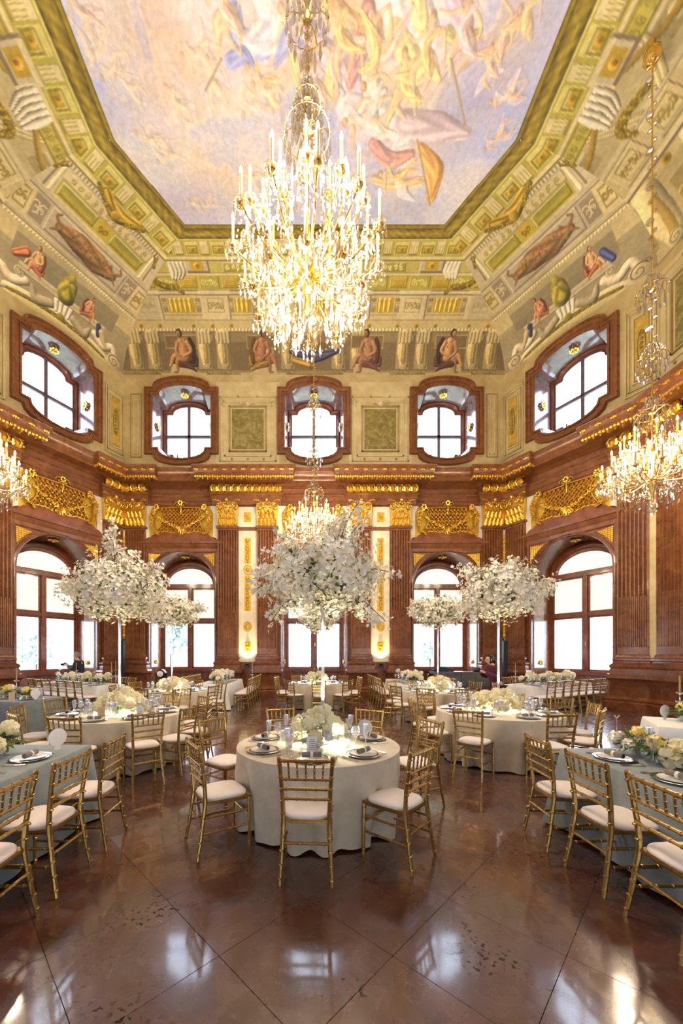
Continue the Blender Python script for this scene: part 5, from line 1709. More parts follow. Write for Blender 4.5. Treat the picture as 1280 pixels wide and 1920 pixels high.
# ---------------------------------------------------------------- chairs
def rings(mb, a, b, r, n):
    """bamboo knuckles along a bar"""
    A, B = Vector(a), Vector(b)
    d = (B - A)
    for i in range(n):
        t = (i + .5) / n
        p = A + d * t; u = d.normalized() * .004
        mb.tube([tuple(p - u * 1.8), tuple(p - u), tuple(p + u), tuple(p + u * 1.8)], [r * .98, r * 1.28, r * 1.28, r * .98], 7)
def bar(a, b, r, n=4, seg=7, ry=None):
    m = MB(); m.tube([a, b], r, seg); rings(m, a, b, r, n); return m
def chair_parts():
    L = []
    for s in (-1, 1):
        m = MB()
        pts = [(s * .192, -.262, 0), (s * .182, -.232, .16), (s * .172, -.20, .38), (s * .170, -.19, .46), (s * .176, -.200, .62), (s * .186, -.222, .78), (s * .196, -.248, .925)]
        m.tube(pts, [.0125, .0145, .017, .018, .0165, .016, .0155], 8)
        for a, b, n in ((pts[0], pts[2], 4), (pts[3], pts[6], 5)): rings(m, a, b, .0155, n)
        m.ball((s * .196, -.248, .925), .0165, 8, 4)
        L.append(('back_post', m, CHAIRG))
    for s in (-1, 1):
        L.append(('leg', bar((s * .190, .195, 0), (s * .188, .188, .44), .0145, 5), CHAIRG))
    zb = lambda z: -.19 - (z - .46) * .125
    for z, w in ((.905, .192), (.765, .183), (.69, .178), (.615, .174)):
        L.append(('back_rail', bar((-w, zb(z), z), (w, zb(z), z), .0115 if z < .9 else .014, 5), CHAIRG))
    for k in range(5):
        x = -.125 + k * .0625
        L.append(('spindle', bar((x * .98, zb(.77), .77), (x * 1.04, zb(.9), .9), .0075, 3, 6), CHAIRG))
    for z, rr in ((.33, .010), (.20, .010)):
        for s in (-1, 1):
            L.append(('stretcher', bar((s * .178, -.215 - (.35 - z) * .1, z), (s * .189, .19, z), rr, 4, 6), CHAIRG))
    L.append(('stretcher', bar((-.19, .19, .28), (.19, .19, .28), .010, 4, 6), CHAIRG))
    L.append(('stretcher', bar((-.176, -.218, .29), (.176, -.218, .29), .010, 4, 6), CHAIRG))
    out = [(-.17, -.195), (.17, -.195), (.205, .16), (.19, .205), (-.19, .205), (-.205, .16)]
    m = MB(); m.polyz(out, .425, .455); m.polyz([(x * 1.03, y * 1.03) for x, y in out], .437, .447)
    L.append(('seat_frame', m, CHAIRG))
    m = MB()
    base = []
    for i in range(20):
        t = 2 * pi * i / 20
        c, s_ = cos(t), sin(t)
        ex = lambda v: abs(v) ** .55 * (1 if v > 0 else -1)
        y = ex(s_) * .198; x = ex(c) * (.178 + .028 * (y + .2) / .4)
        base.append((x, y))
    rows = []
    for sc, z in ((.97, .452), (1.0, .462), (1.0, .474), (.96, .486), (.82, .496), (.5, .503), (.01, .506)):
        rows.append([(x * sc, y * sc, z) for x, y in base])
    m.grid(rows, True)
    L.append(('seat_cushion', m, PAD))
    return L
CP = chair_parts()
chair_full = None
CH_ME = [(n, m.mesh(n, mt), mt) for n, m, mt in CP]
fr = MB()
for n, m, mt in CP:
    if mt is CHAIRG: fr.add(m.v, m.f)
CH_FR = fr.mesh('chair_frame', CHAIRG)
def make_chair(x, y, ang, label, group, full):
    """ang: direction the sitter faces, degrees from +X"""
    r = tag(empty('chiavari_chair', (x, y, 0), radians(ang - 90)), label, 'chair', group)
    if full:
        for n, me, mt in CH_ME: link(n, me, r)
    else:
        link('chair_frame', CH_FR, r); link('seat_cushion', CH_ME[-1][1], r)
    return r

# ---------------------------------------------------------------- tableware (shared meshes, origin on the cloth)
def lath(prof, mt, n=14, smooth=True, name='m'):
    m = MB(); m.lathe(prof, n, cap=False); return m.mesh(name, mt, smooth, 50)
ME = {}
ME['charger_plate'] = [('rim', lath([(0, .002), (.105, .002), (.112, .006), (.155, .014), (.158, .018), (.155, .019), (.112, .010), (.105, .008)], SILV, 28)),
                       ('dinner_plate', lath([(0, .010), (.09, .010), (.118, .020), (.12, .023), (.117, .023), (.09, .014), (0, .014)], PLATE, 28))]
m = MB(); m.lathe([(0, -.085), (.020, -.085), (.024, -.08), (.024, .08), (.020, .085), (.012, .084), (.010, .06)], 12, (0, 0, .047), 0, False, 'x')
nap = m.mesh('napkin_roll', NAPK)
m = MB(); m.lathe([(.0255, -.012), (.0255, .012)], 12, (0, 0, .047), 0, False, 'x'); bnd = m.mesh('band', WHITEL)
m = MB(); m.lathe([(0, .0845), (.017, .0855)], 10, (0, 0, .047), 0, False, 'x'); nin = m.mesh('dark_lining', DARK)
ME['napkin_roll'] = [('napkin', nap), ('band', bnd), ('dark_lining', nin)]
ME['wine_glass'] = [('glass', lath([(.036, .001), (.036, .004), (.006, .010), (.004, .10), (.014, .112), (.036, .135), (.041, .165), (.036, .215), (.0345, .215), (.039, .165), (.034, .137), (.010, .115)], GLAS, 14))]
ME['champagne_flute'] = [('glass', lath([(.034, .001), (.034, .004), (.005, .010), (.004, .10), (.012, .115), (.024, .15), (.034, .235), (.033, .235), (.022, .15), (.008, .118)], GLAS, 12))]
ME['water_tumbler'] = [('glass', lath([(0, .002), (.026, .002), (.032, .01), (.038, .095), (.0365, .095), (.030, .014), (0, .012)], GLAS, 8, False))]
m = MB()
for s, k in ((-1, 0), (1, 1)):
    m.tube([(s * .185, -.10, .004), (s * .185, .02, .005), (s * .185, .09, .004)], [.005, .003, .008], 5)
m.tube([(.205, -.10, .004), (.205, .02, .005), (.205, .09, .004)], [.005, .003, .009], 5)
m.tube([(-.205, -.10, .004), (-.205, .02, .005), (-.205, .08, .004)], [.005, .003, .007], 5)
ME['cutlery_set'] = [('cutlery', m.mesh('cutlery', SILV))]
m = MB(); m.cbox((0, 0, .075), (.05, .0012, .075)); cm_ = m.mesh('card', CARD)
m = MB()
for k in range(6): m.cbox((0, -.0016, .03 + k * .018), (.03 - .006 * (k % 2), .0004, .002))
ci_ = m.mesh('printed_lines', INK)
m = MB(); m.cbox((0, 0, .075), (.05, .0012, .075)); ct_ = m.mesh('card', CARDT)
ME['menu_card'] = [('card', cm_), ('printed_lines', ci_)]
ME['tan_card'] = [('card', ct_), ('printed_lines', ci_)]
m = MB(); m.poly([(.085 * cos(t * pi / 10), .12 + .085 * sin(t * pi / 10)) for t in range(20)], -.0015, .0015); m.cbox((0, 0, .03), (.03, .0012, .03))
ME['round_fan'] = [('fan_leaf', m.mesh('fan_leaf', CARD))]
m = MB(); m.tube([(0, 0, .0), (0, 0, .30)], .0035, 6); m.lathe([(.03, 0), (.03, .006), (.005, .012)], 12)
m.tube([(-.02, 0, .325), (0, 0, .30), (.02, 0, .325)], .005, 6); m.ball((-.02, 0, .33), .010, 7, 4); m.ball((.02, 0, .33), .010, 7, 4)
ME['card_stand'] = [('stand', m.mesh('stand', SILV))]
CATS = dict(charger_plate='plate', napkin_roll='napkin', wine_glass='glass', champagne_flute='glass', water_tumbler='glass', cutlery_set='cutlery', menu_card='card', tan_card='card', round_fan='fan', card_stand='stand')
def ware(kind, x, y, z, rz, label, group=None):
    P = ME[kind]
    nm = 'menu_card' if kind == 'tan_card' else kind
    if len(P) == 1:
        r = link(nm, P[0][1], None, (x, y, z), rz)
    else:
        r = empty(nm, (x, y, z), rz)
        for n, me in P: link(n, me, r)
    return tag(r, label, CATS[kind], group)
ORD = ['front', 'first', 'second', 'third', 'fourth', 'fifth', 'sixth', 'seventh', 'eighth', 'ninth', 'tenth', 'eleventh']
def rz_dir(a): return radians(a - 90)
def setting(x, y, z, ang, where, grp, lod, flip=1):
    """one cover: (x, y) on the cloth at the edge, ang = direction the sitter faces (deg)"""
    a = radians(ang); f = (cos(a), sin(a)); r = (sin(a), -cos(a))
    at = lambda u, v: (x + r[0] * u + f[0] * v, y + r[1] * u + f[1] * v)
    px, py = at(0, .19)
    ware('charger_plate', px, py, z, rz_dir(ang), 'silver-rimmed plate %s' % where, 'charger plates, ' + grp)
    ware('napkin_roll', px, py, z, rz_dir(ang) + .12, 'rolled taupe napkin %s' % where, 'napkins, ' + grp)
    gx, gy = at(.13 * flip, .40); ware('wine_glass', gx, gy, z, 0, 'stemmed wine glass %s' % where, 'wine glasses, ' + grp)
    if lod < 3:
        gx, gy = at(.21 * flip, .34); ware('champagne_flute', gx, gy, z, 0, 'tall flared champagne glass %s' % where, 'champagne glasses, ' + grp)
    if lod < 3:
        gx, gy = at(.05 * flip, .44); ware('water_tumbler', gx, gy, z, 0, 'cut glass water tumbler %s' % where, 'water tumblers, ' + grp)
    if lod < 2:
        ware('cutlery_set', px, py, z, rz_dir(ang), 'polished knife and fork pair %s' % where, 'cutlery, ' + grp)

# ---------------------------------------------------------------- flowers
def bloom_mesh(name, mt, r, n, seed, open_=.35, pr=.42):
    random.seed(seed)
    m = MB(); m.ball((0, 0, 0), r * .80, 10, 7)
    for i in range(n):
        z = 1 - 1.75 * (i + .5) / n; a = i * 2.39996
        q = sqrt(max(0, 1 - z * z))
        d = Vector((q * cos(a), q * sin(a), z))
        t = d.cross(Vector((0, 0, 1)) if abs(d.z) < .9 else Vector((1, 0, 0))).normalized(); b = d.cross(t)
        ro = random.uniform(0, 6); t2 = t * cos(ro) + b * sin(ro); b2 = d.cross(t2)
        c = d * r * random.uniform(.80, .96); s = r * pr * random.uniform(.8, 1.2)
        up = d * r * open_ * .5
        m.add([tuple(c - t2 * s * .5 - b2 * s * .1), tuple(c - b2 * s * .5), tuple(c + t2 * s * .5 - b2 * s * .1), tuple(c + t2 * s * .45 + b2 * s * .45 + up), tuple(c + b2 * s * .62 + up * 1.1), tuple(c - t2 * s * .45 + b2 * s * .45 + up)],
              [(0, 1, 2, 3), (0, 3, 4, 5)])
    return m.mesh(name, mt, True, 80)
HYD = bloom_mesh('hydrangea_bloom', CREAMF, .085, 110, 1, .25, .34)
PEO = bloom_mesh('peony_bloom', CREAMF, .085, 80, 2, .7, .62)
PEY = bloom_mesh('peony_bloom', YELF, .06, 46, 3, .6, .6)
WHB = bloom_mesh('white_bloom', PETAL, .055, 60, 4, .5, .5)
TUL = None
random.seed(8)
m = MB()
for i in range(60):
    a = random.uniform(0, 2 * pi); e = random.uniform(-.5, 1.0); L = random.uniform(.10, .17)
    d = Vector((cos(a) * cos(e), sin(a) * cos(e), sin(e))); t = d.cross(Vector((0, 0, 1))).normalized() * .018
    p = d * .04
    m.add([tuple(p), tuple(p + d * L * .5 - t), tuple(p + d * L - Vector((0, 0, .02))), tuple(p + d * L * .5 + t)], [(0, 1, 2, 3)])
LEAFT = m.mesh('leaf_tuft', LEAF)
m = MB(); m.lathe([(0, .002), (.05, .002), (.055, .01), (.058, .13), (.055, .13), (.052, .014), (0, .012)], 14, cap=False)
VASE = m.mesh('glass_vase', GLAS)
m = MB()
for i in range(14):
    a = i * 2.4; r_ = .03 * (i % 3) / 2
    m.tube([(r_ * cos(a), r_ * sin(a), .015), (.045 * cos(a + 1), .045 * sin(a + 1), .15)], .004, 4)
STEMS = m.mesh('stems', LEAF)

def centrepiece(x, y, z, R, H, n, label, seed=1, lod=1, kinds=(0, 1, 2, 3), name='low_flower_arrangement', long_=0.0, rz=0.0, group=None):
    random.seed(seed)
    r = tag(empty(name, (x, y, z), rz), label, 'flowers', group)
    nv = 3 if not long_ else max(2, int(long_ / .35))
    for k in range(nv):
        if long_: vx, vy = -long_ / 2 + long_ * (k + .5) / nv, random.uniform(-.05, .05)
        else: vx, vy = R * .45 * cos(k * 2.1 + .5), R * .45 * sin(k * 2.1 + .5)
        link('glass_vase', VASE, r, (vx, vy, 0)); link('stems', STEMS, r, (vx, vy, 0))
        lf = link('leaf_tuft', LEAFT, r, (vx, vy, .13)); lf.scale = (1.1, 1.1, .8)
    for k in range(n):
        me = [HYD, PEO, PEY, WHB][random.choice(kinds)]
        if long_:
            bx = -long_ / 2 + long_ * (k + .5) / n; by = random.uniform(-R, R); bz = H * random.uniform(.55, 1.0) - .06
        else:
            q = sqrt((k + .5) / n); a = k * 2.4
            bx, by = R * q * cos(a), R * q * sin(a); bz = H - .07 - (H - .17) * q ** 2.2 + random.uniform(-.02, .02)
        b = link('bloom', me, r, (bx, by, bz))
        sc = random.uniform(.8, 1.25); b.scale = (sc, sc, sc); b.rotation_euler = (random.uniform(-.4, .4), random.uniform(-.4, .4), random.uniform(0, 6))
    return r

def blossom_tree(x, y, z0, zc, rx, rz_, label, seed, nb, size=.032, twigs=(), glow=0, nlv=120):
    """tall acrylic pole carrying a cloud of blossom"""
    random.seed(seed)
    r = tag(empty('tall_blossom_arrangement', (x, y, z0)), label, 'flowers', 'tall blossom arrangements on the round tables')
    p = MB(); p.tube([(0, 0, .02), (0, 0, zc - z0 - rz_ * .6)], .018, 10); p.lathe([(.10, 0), (.10, .012), (.016, .02)], 20)
    p.obj('pole', ACRY, r)
    bl, tw, lv = MB(), MB(), MB()
    C0 = Vector((0, 0, zc - z0 - rz_ * .75))
    def put(pt, d, s):
        t = d.cross(Vector((random.uniform(-1, 1), random.uniform(-1, 1), random.uniform(-1, 1)))).normalized(); b = d.cross(t).normalized()
        V = [tuple(pt)]; F = []
        for q in range(5):
            a = q * 2 * pi / 5
            e = t * cos(a) + b * sin(a); g = t * cos(a + .62) + b * sin(a + .62); h_ = t * cos(a - .62) + b * sin(a - .62)
            k = len(V)
            V += [tuple(pt + h_ * s * .62 + d * s * .10), tuple(pt + e * s + d * s * .34), tuple(pt + g * s * .62 + d * s * .10)]
            F.append((0, k, k + 1, k + 2))
        bl.add(V, F)
    branches = []
    for i in range(46):
        a = random.uniform(0, 2 * pi); e = random.uniform(-.35, 1.0) * pi / 2 * .9
        q = random.uniform(.75, 1.05)
        end = Vector((rx * cos(a) * cos(e) * q, rx * sin(a) * cos(e) * q, zc - z0 + rz_ * sin(e) * q))
        branches.append((C0, end, 1.0))
    for (dx, dz, w) in twigs:
        for k in range(3):
            b0 = Vector((dx * .45, random.uniform(-.1, .1), zc - z0 + (dz * .4)))
            branches.append((b0, Vector((dx + random.uniform(-.09, .09), random.uniform(-.2, .2), zc - z0 + dz + random.uniform(-.09, .09))), w))
    for a, b, w in branches:
        mid = (a + b) / 2 + Vector((0, 0, .06))
        tw.tube([tuple(a), tuple(mid), tuple(b)], [.007, .005, .003], 4)
    for i in range(int(nb * 1.5)):
        if i % 6 == 0 and twigs:
            a, b, w = branches[random.randrange(46, len(branches))]
            t = random.uniform(.35, 1.03); pt = a + (b - a) * t + Vector((random.gauss(0, .036), random.gauss(0, .036), random.gauss(0, .036)))
            d = Vector((random.gauss(0, 1), random.gauss(0, 1), random.gauss(0, 1))).normalized()
        else:
            a = random.uniform(0, 2 * pi); ze = random.uniform(-1, 1); q = sqrt(1 - ze * ze)
            lump = 1 + .17 * sin(5 * a + 3 * ze + seed) + .13 * sin(9 * a - 5 * ze + 2 * seed) + .06 * sin(17 * a + 11 * ze)
            rr = random.uniform(.55, 1.03) ** .8 * lump
            d = Vector((q * cos(a), q * sin(a), ze))
            zz = ze if ze > -.2 else -.2 + (ze + .2) * .8
            pt = Vector((rx * d.x * rr, rx * d.y * rr, zc - z0 + rz_ * zz * rr))
            d = (d + Vector((random.gauss(0, .4), random.gauss(0, .4), random.gauss(0, .4)))).normalized()
        put(pt, d, size * random.uniform(.8, 1.3))
    for i in range(nlv):
        a = random.uniform(0, 2 * pi); ze = random.uniform(-1, .9); q = sqrt(1 - ze * ze); rr = random.uniform(.7, 1.0)
        pt = Vector((rx * q * cos(a) * rr, rx * q * sin(a) * rr, zc - z0 + rz_ * ze * rr))
        d = Vector((random.gauss(0, 1), random.gauss(0, 1), random.gauss(0, .7))).normalized(); t = d.orthogonal().normalized() * size * .9; L = size * 3.0
        lv.add([tuple(pt), tuple(pt + d * L * .5 - t), tuple(pt + d * L), tuple(pt + d * L * .5 + t)], [(0, 1, 2, 3)])
    core = MB(); core.ball((0, 0, 0), 1, 16, 10); core.v = [(vx * rx * .5, vy * rx * .5, zc - z0 + vz * rz_ * .5) for vx, vy, vz in core.v]
    lv.add(core.v, core.f)
    for nme, mb, mt in (('blossoms', bl, PETAL), ('twigs', tw, TWIG), ('foliage', lv, LEAF)):
        mb.obj(nme, mt, r, smooth=False)['kind'] = 'stuff'
    if glow:
        lamp('spot_glow', 'SPOT', (0, -.02, .45), glow * 5, (1.0, .88, .55), .03, (pi, 0, 0), r, spot=1.2)
    return r

# ---------------------------------------------------------------- tables
def round_cloth(x, y, R, mt, label, seed, res=144):
    random.seed(seed)
    m = MB(); n = res
    ph = [random.uniform(0, 6) for _ in range(4)]
    rows = []
    for q in (.02, .5, .9, .985): rows.append([(R * q * cos(2 * pi * i / n), R * q * sin(2 * pi * i / n), .76) for i in range(n)])
    for k in range(0, 13):
        t = k / 12
        row = []
        for i in range(n):
            a = 2 * pi * i / n
            f = sin(13 * a + ph[0] + 1.5 * sin(2 * a + ph[1])) + .6 * sin(21 * a + ph[2]) + .3 * sin(5 * a + ph[3])
            f = f / 1.6
            sharp = max(-1, min(1, f * 1.25))
            rr = R + .012 - .085 * t + .060 * sharp * (t ** .5) * (1 + .35 * sin(3 * a + ph[1])) * min(1, t * 4)
            z = .757 * (1 - t) + .02 * t - (.014 * f * t)
            if k == 0: rr, z = R + .004, .757
            row.append((rr * cos(a), rr * sin(a), z))
        rows.append(row)
    m.grid(rows, True, 0, True)
    o = m.obj('tablecloth', mt, None, (x, y, 0), ang=60)
    return tag(o, label, 'tablecloth', 'tablecloths')

def rect_cloth(cx, cy, lx, ly, rz, mt, label, seed, hem=.03):
    random.seed(seed)
    per = []
    n1, n2 = max(8, int(lx / .05)), max(8, int(ly / .05))
    r = .03
    def side(a, b, n, nx, ny):
        for i in range(n): 
            t = i / n; per.append((a[0] + (b[0] - a[0]) * t, a[1] + (b[1] - a[1]) * t, nx, ny, min(t, 1 - t) * n * .05))
    hx, hy = lx / 2, ly / 2
    side((-hx, -hy), (hx, -hy), n1, 0, -1); side((hx, -hy), (hx, hy), n2, 1, 0); side((hx, hy), (-hx, hy), n1, 0, 1); side((-hx, hy), (-hx, -hy), n2, -1, 0)
    m = MB(); rows = []
    rows.append([(p[0], p[1], .76) for p in per])
    N = len(per)
    for k in range(9):
        t = k / 8; row = []
        for i, (px, py, nx, ny, dc) in enumerate(per):
            cor = math.exp(-(dc / .10) ** 2)
            wv = .012 * sin(i * .9 + seed) + .010 * sin(i * .37) + .02 * sin(dc * 14) * math.exp(-dc / .5)
            o_ = .006 + (.03 + .05 * cor + wv * 1.2) * t
            cxn = (1 if px > 0 else -1) * cor * .05 * t; cyn = (1 if py > 0 else -1) * cor * .05 * t
            row.append((px + nx * o_ + cxn, py + ny * o_ + cyn, .752 * (1 - t) + hem * t))
        rows.append(row)
    m.grid(rows, True, 0, True)
    o = m.obj('tablecloth', mt, None, (cx, cy, 0), rz, ang=60)
    return tag(o, label, 'tablecloth', 'tablecloths')

TABLES = [  # x, y, R, phrase, seat angles from the table centre (deg), parts detail, ware detail
    (.06, 3.88, .82, 'front round table', [264, 312, 18, 60, 110, 158, 211], True, 1),
    (-3.0, 5.88, .93, 'left round table', [271, 311, 336, 5, 40, 78, 115, 163, 195, 236], True, 2),
    (3.0, 6.1, .93, 'right round table', [277, 313, 347, 16, 52, 88, 124, 160, 192, 229], True, 2),
    (-3.55, 9.45, .92, 'rear left round table', [262, 300, 334, 8, 44, 80, 116, 152, 188, 225], False, 3),
    (3.18, 9.45, .92, 'rear right round table', [278, 240, 206, 172, 136, 100, 64, 28, 352, 315], False, 3),
    (.19, 11.95, .94, 'far middle round table', [270, 308, 340, 12, 50, 85, 122, 168, 200, 232], False, 3),
]
def ccw_words(angs, k, what):
    a0 = min(range(len(angs)), key=lambda q: abs((angs[q] - 270 + 180) % 360 - 180))
    order = sorted(range(len(angs)), key=lambda q: (angs[q] - angs[a0]) % 360)
    i = order.index(k)
    return ('its front %s' % what) if i == 0 else ('%s %s anticlockwise from its front' % (ORD[i], what))
for ti, (tx, ty, R, ph, angs, full, lod) in enumerate(TABLES):
    cl = round_cloth(tx, ty, R, LINEN if ti != 5 else LINEN, 'ivory floor-length cloth over the %s' % ph, ti + 3)
    for k, a in enumerate(angs):
        wd = ccw_words(angs, k, 'seat')
        ar = radians(a)
        dist = R + (.20 if ti else .16)
        random.seed(ti * 50 + k)
        jit = random.uniform(-4, 4)
        if ti == 0:
            dist = {264: .90, 312: .96, 18: 1.14, 60: 1.20, 110: 1.20, 158: 1.12, 211: 1.02}[a]
            jit = {264: 3, 312: 4, 18: 6, 60: 0, 110: 2, 158: -12, 211: 2}[a]
        cx, cy = tx + dist * cos(ar), ty + dist * sin(ar)
        make_chair(cx, cy, a + 180 + jit, 'gold bamboo-style chair at the %s, %s' % (ph, wd), 'chairs at the ' + ph, full and not (cy > 6.6))
        ex, ey = tx + (R - .02) * cos(ar), ty + (R - .02) * sin(ar)
        setting(ex, ey, .762, a + 180, 'on the %s, %s' % (ph, ccw_words(angs, k, 'place')), ph, lod)

# tall and low flowers of the round tables
BT = [(.11, 3.9, 2.47, .54, .40, 'nearest and largest cloud of white blossom on a clear pole, front round table', 4400, .024, ((-.72, .12, 1), (-.70, -.08, 1), (.30, .68, 1), (.45, .55, 1), (.68, .02, 1), (-.55, -.42, 1), (.56, -.42, 1), (.1, .55, 1), (-.5, .38, 1)), 16, 150),
      (-3.02, 5.9, 2.66, .68, .50, 'white blossom cloud with one upright spray, over the left round table', 4000, .027, ((-.05, .98, 1), (-.12, .85, 1), (-.80, -.05, 1), (-.85, .12, 1), (.6, .35, 1), (.75, -.35, 1), (.15, .6, 1)), 20, 160),
      (3.02, 6.1, 2.66, .58, .48, 'white blossom cloud with a twig reaching right, over the right round table', 3500, .027, ((.88, .1, 1), (.92, .16, 1), (-.55, .45, 1), (.25, .62, 1), (-.62, -.25, 1), (.5, .35, 1)), 20, 140),
      (-3.52, 9.45, 2.72, .62, .40, 'smaller distant blossom cloud half behind the left one', 1500, .034, ((.78, .1, 1), (.6, -.15, 1), (-.5, .3, 1)), 12, 90),
      (3.16, 9.45, 2.70, .58, .42, 'smaller distant blossom cloud half behind the right one', 1500, .034, ((-.72, .02, 1), (-.6, .3, 1)), 12, 90),
      (.19, 11.95, 2.72, .56, .42, 'farthest small blossom cloud seen below the nearest one', 1100, .038, ((-.6, .1, 1), (.6, .05, 1)), 10, 90)]
for k, (x, y, zc, rx, rz_, lab, nb, sz, tw, gl, nl) in enumerate(BT):
    blossom_tree(x, y, .762, zc, rx, rz_, lab, 20 + k, nb, sz, tw, gl, nl)
for k, (x, y, R, H, n, ph, e) in enumerate(((.06, 3.92, .27, .36, 17, 'front round table', 9), (-2.98, 5.9, .36, .36, 22, 'left round table', 9), (2.95, 6.1, .34, .36, 20, 'right round table', 9), (-3.52, 9.45, .34, .34, 16, 'rear left round table', 7), (3.16, 9.45, .34, .34, 16, 'rear right round table', 7), (.15, 11.95, .34, .36, 15, 'far middle round table', 6))):
    r = centrepiece(x, y, .762, R, H, n, 'low lit mound of cream hydrangeas and peonies on the %s' % ph, 40 + k, kinds=(0, 0, 1, 1, 3) if k else (0, 0, 0, 1, 3), group='low flower mounds of the round tables')
    for q in range(3):
        lamp('flower_light', 'POINT', (R * .62 * cos(q * 2.1 + .5 + 1.05), R * .62 * sin(q * 2.1 + .5 + 1.05), .14), e * 4.5, (1.0, .95, .68), .03, parent=r)
# cards and fans on the round tables
def card(kind, px, py_, Y, z, ang, lab, grp=None):
    x = (px - 585) * Y / FPX
    return ware(kind, x, Y, z, ang, lab, grp)
card('menu_card', 585, 0, 3.52, .762, .05, 'pale menu card standing before the flowers of the front round table')
card('card_stand', 566, 0, 3.50, .762, 0, 'thin silver card stand with a bird-like clip, front round table')
card('round_fan', 684, 0, 4.12, .762, -.5, 'round white paper fan upright on the front round table')
card('tan_card', 190, 0, 5.45, .762, .3, 'tan menu card before the flowers of the left round table')
card('menu_card', 262, 0, 5.55, .762, .1, 'white menu card beside the flowers of the left round table')
card('round_fan', 270, 0, 6.1, .762, .5, 'round white paper fan on the left round table')
card('tan_card', 315, 0, 9.1, .762, .2, 'tan menu card on the rear left round table')
card('round_fan', 350, 0, 9.3, .762, .2, 'round white paper fan on the rear left round table')

# long tables -------------------------------------------------------------
def chair_row(x, y, dx, dy, n, ang, table, side, grp, full=False, frm='its near end'):
    for k in range(n):
        random.seed(int(x * 100) + k)
        lab = 'gold bamboo-style chair, %s along the %s from %s, %s' % (ORD[k + 1], side, frm, table)
        make_chair(x + dx * k, y + dy * k, ang + random.uniform(-3, 3), lab, grp, full)
def side_settings(x, y, dx, dy, n, ang, table, side, lod, flip=1):
    for k in range(n):
        setting(x + dx * k, y + dy * k, .762, ang, 'on the %s, %s place, %s' % (table, ORD[k + 1], side), table, lod, flip)
# front pair in grey-blue linen
rect_cloth(-2.78, 2.28, 1.05, 3.1, 0, BLUEL, 'grey-blue cloth over the left front long table', 2)
rect_cloth(2.98, 2.14, 1.08, 3.1, 0, BLUEL, 'grey-blue cloth over the right front long table', 3)
for k, y in enumerate((3.38, 2.80, 2.22, 1.64)):
    make_chair(-2.02, y, 180 + (3, -2, 2, 0)[k], 'gold bamboo-style chair, %s from the far end, aisle side of left front long table' % ORD[k + 1], 'chairs at the left front long table', True)
    make_chair(2.27, y, (-3, 2, -2, 0)[k], 'gold bamboo-style chair, %s from the far end, aisle side of right front long table' % ORD[k + 1], 'chairs at the right front long table', True)
side_settings(-2.28, 3.30, 0, -.58, 3, 180, 'left front long table', 'aisle side', 1, -1)
side_settings(2.46, 3.30, 0, -.58, 3, 0, 'right front long table', 'aisle side', 1, 1)
side_settings(3.48, 3.30, 0, -.58, 2, 180, 'right front long table', 'wall side', 1, 1)
centrepiece(-2.80, 3.22, .762, .13, .30, 9, 'cream peonies and white stocks along the left front long table', 61, kinds=(1, 1, 3, 0), long_=.75, rz=pi / 2)
b = centrepiece(-2.76, 2.80, .762, .12, .32, 5, 'large yellow-hearted peonies at the left edge, left front long table', 65, kinds=(1, 2), long_=.45, rz=pi / 2)
for c in b.children:
    if c.name.startswith('bloom'): c.scale = (1.5, 1.5, 1.4)
centrepiece(2.93, 3.28, .762, .12, .30, 8, 'white sweet peas and a yellow peony in glass, right front long table', 63, kinds=(3, 3, 2, 3), long_=.55, rz=pi / 2)
b = centrepiece(3.02, 2.75, .762, .12, .30, 7, 'big cream peonies in glass vases at the right edge, right front long table', 64, kinds=(1, 1, 2), long_=.6, rz=pi / 2)
for c in b.children:
    if c.name.startswith('bloom'): c.scale = (1.3, 1.3, 1.2)
ware('round_fan', -2.45, 3.62, .762, 1.1, 'folded white fan standing at the far end of left front long table')
ware('card_stand', 2.93, 3.62, .762, 0, 'thin stand with a bird-like clip, right front long table')
# rear blue table left, pale table right
rect_cloth(-6.75, 7.95, 2.6, .92, radians(-14), BLUEL, 'grey-blue cloth over the left rear long table', 5)
side_settings(-5.75, 7.35, -.58, .145, 3, 76, 'left rear long table', 'near side', 2)
centrepiece(-6.35, 7.85, .762, .14, .28, 13, 'cream and yellow flowers in glass on the left rear long table', 66, kinds=(1, 2, 0, 3), long_=1.6, rz=radians(-14))
ware('tan_card', -5.95, 7.45, .762, .6, 'tan menu card on the left rear long table')
ware('round_fan', -5.55, 7.55, .762, .9, 'white paper fan near the end of the left rear long table')
a4 = atan2(-.53, .85)
rect_cloth(4.65 + .85 * 1.2, 5.18 - .53 * 1.2, 2.4, .93, a4, WHITEL, 'pale cloth over the right rear long table', 6)
make_chair(5.25, 4.30, 62, 'gold bamboo-style chair at the near side of the right rear long table', 'chairs at the right rear long table', True)
make_chair(5.95, 5.30, 236, 'gold bamboo-style chair at the far side of the right rear long table', 'chairs at the right rear long table', True)
side_settings(5.05, 4.55, .5, -.31, 2, 58, 'right rear long table', 'near side', 2)
centrepiece(5.15, 5.15, .762, .08, .24, 3, 'small yellow posy in glass on the right rear long table', 67, kinds=(2, 2, 1), long_=.2, rz=a4)
centrepiece(5.65, 4.85, .762, .12, .28, 6, 'pale flowers in glass on the right rear long table, beside the posy', 68, kinds=(2, 1, 3), long_=.6, rz=a4)
ware('round_fan', 4.95, 5.28, .762, .2, 'round cream fan at the corner of the right rear long table')
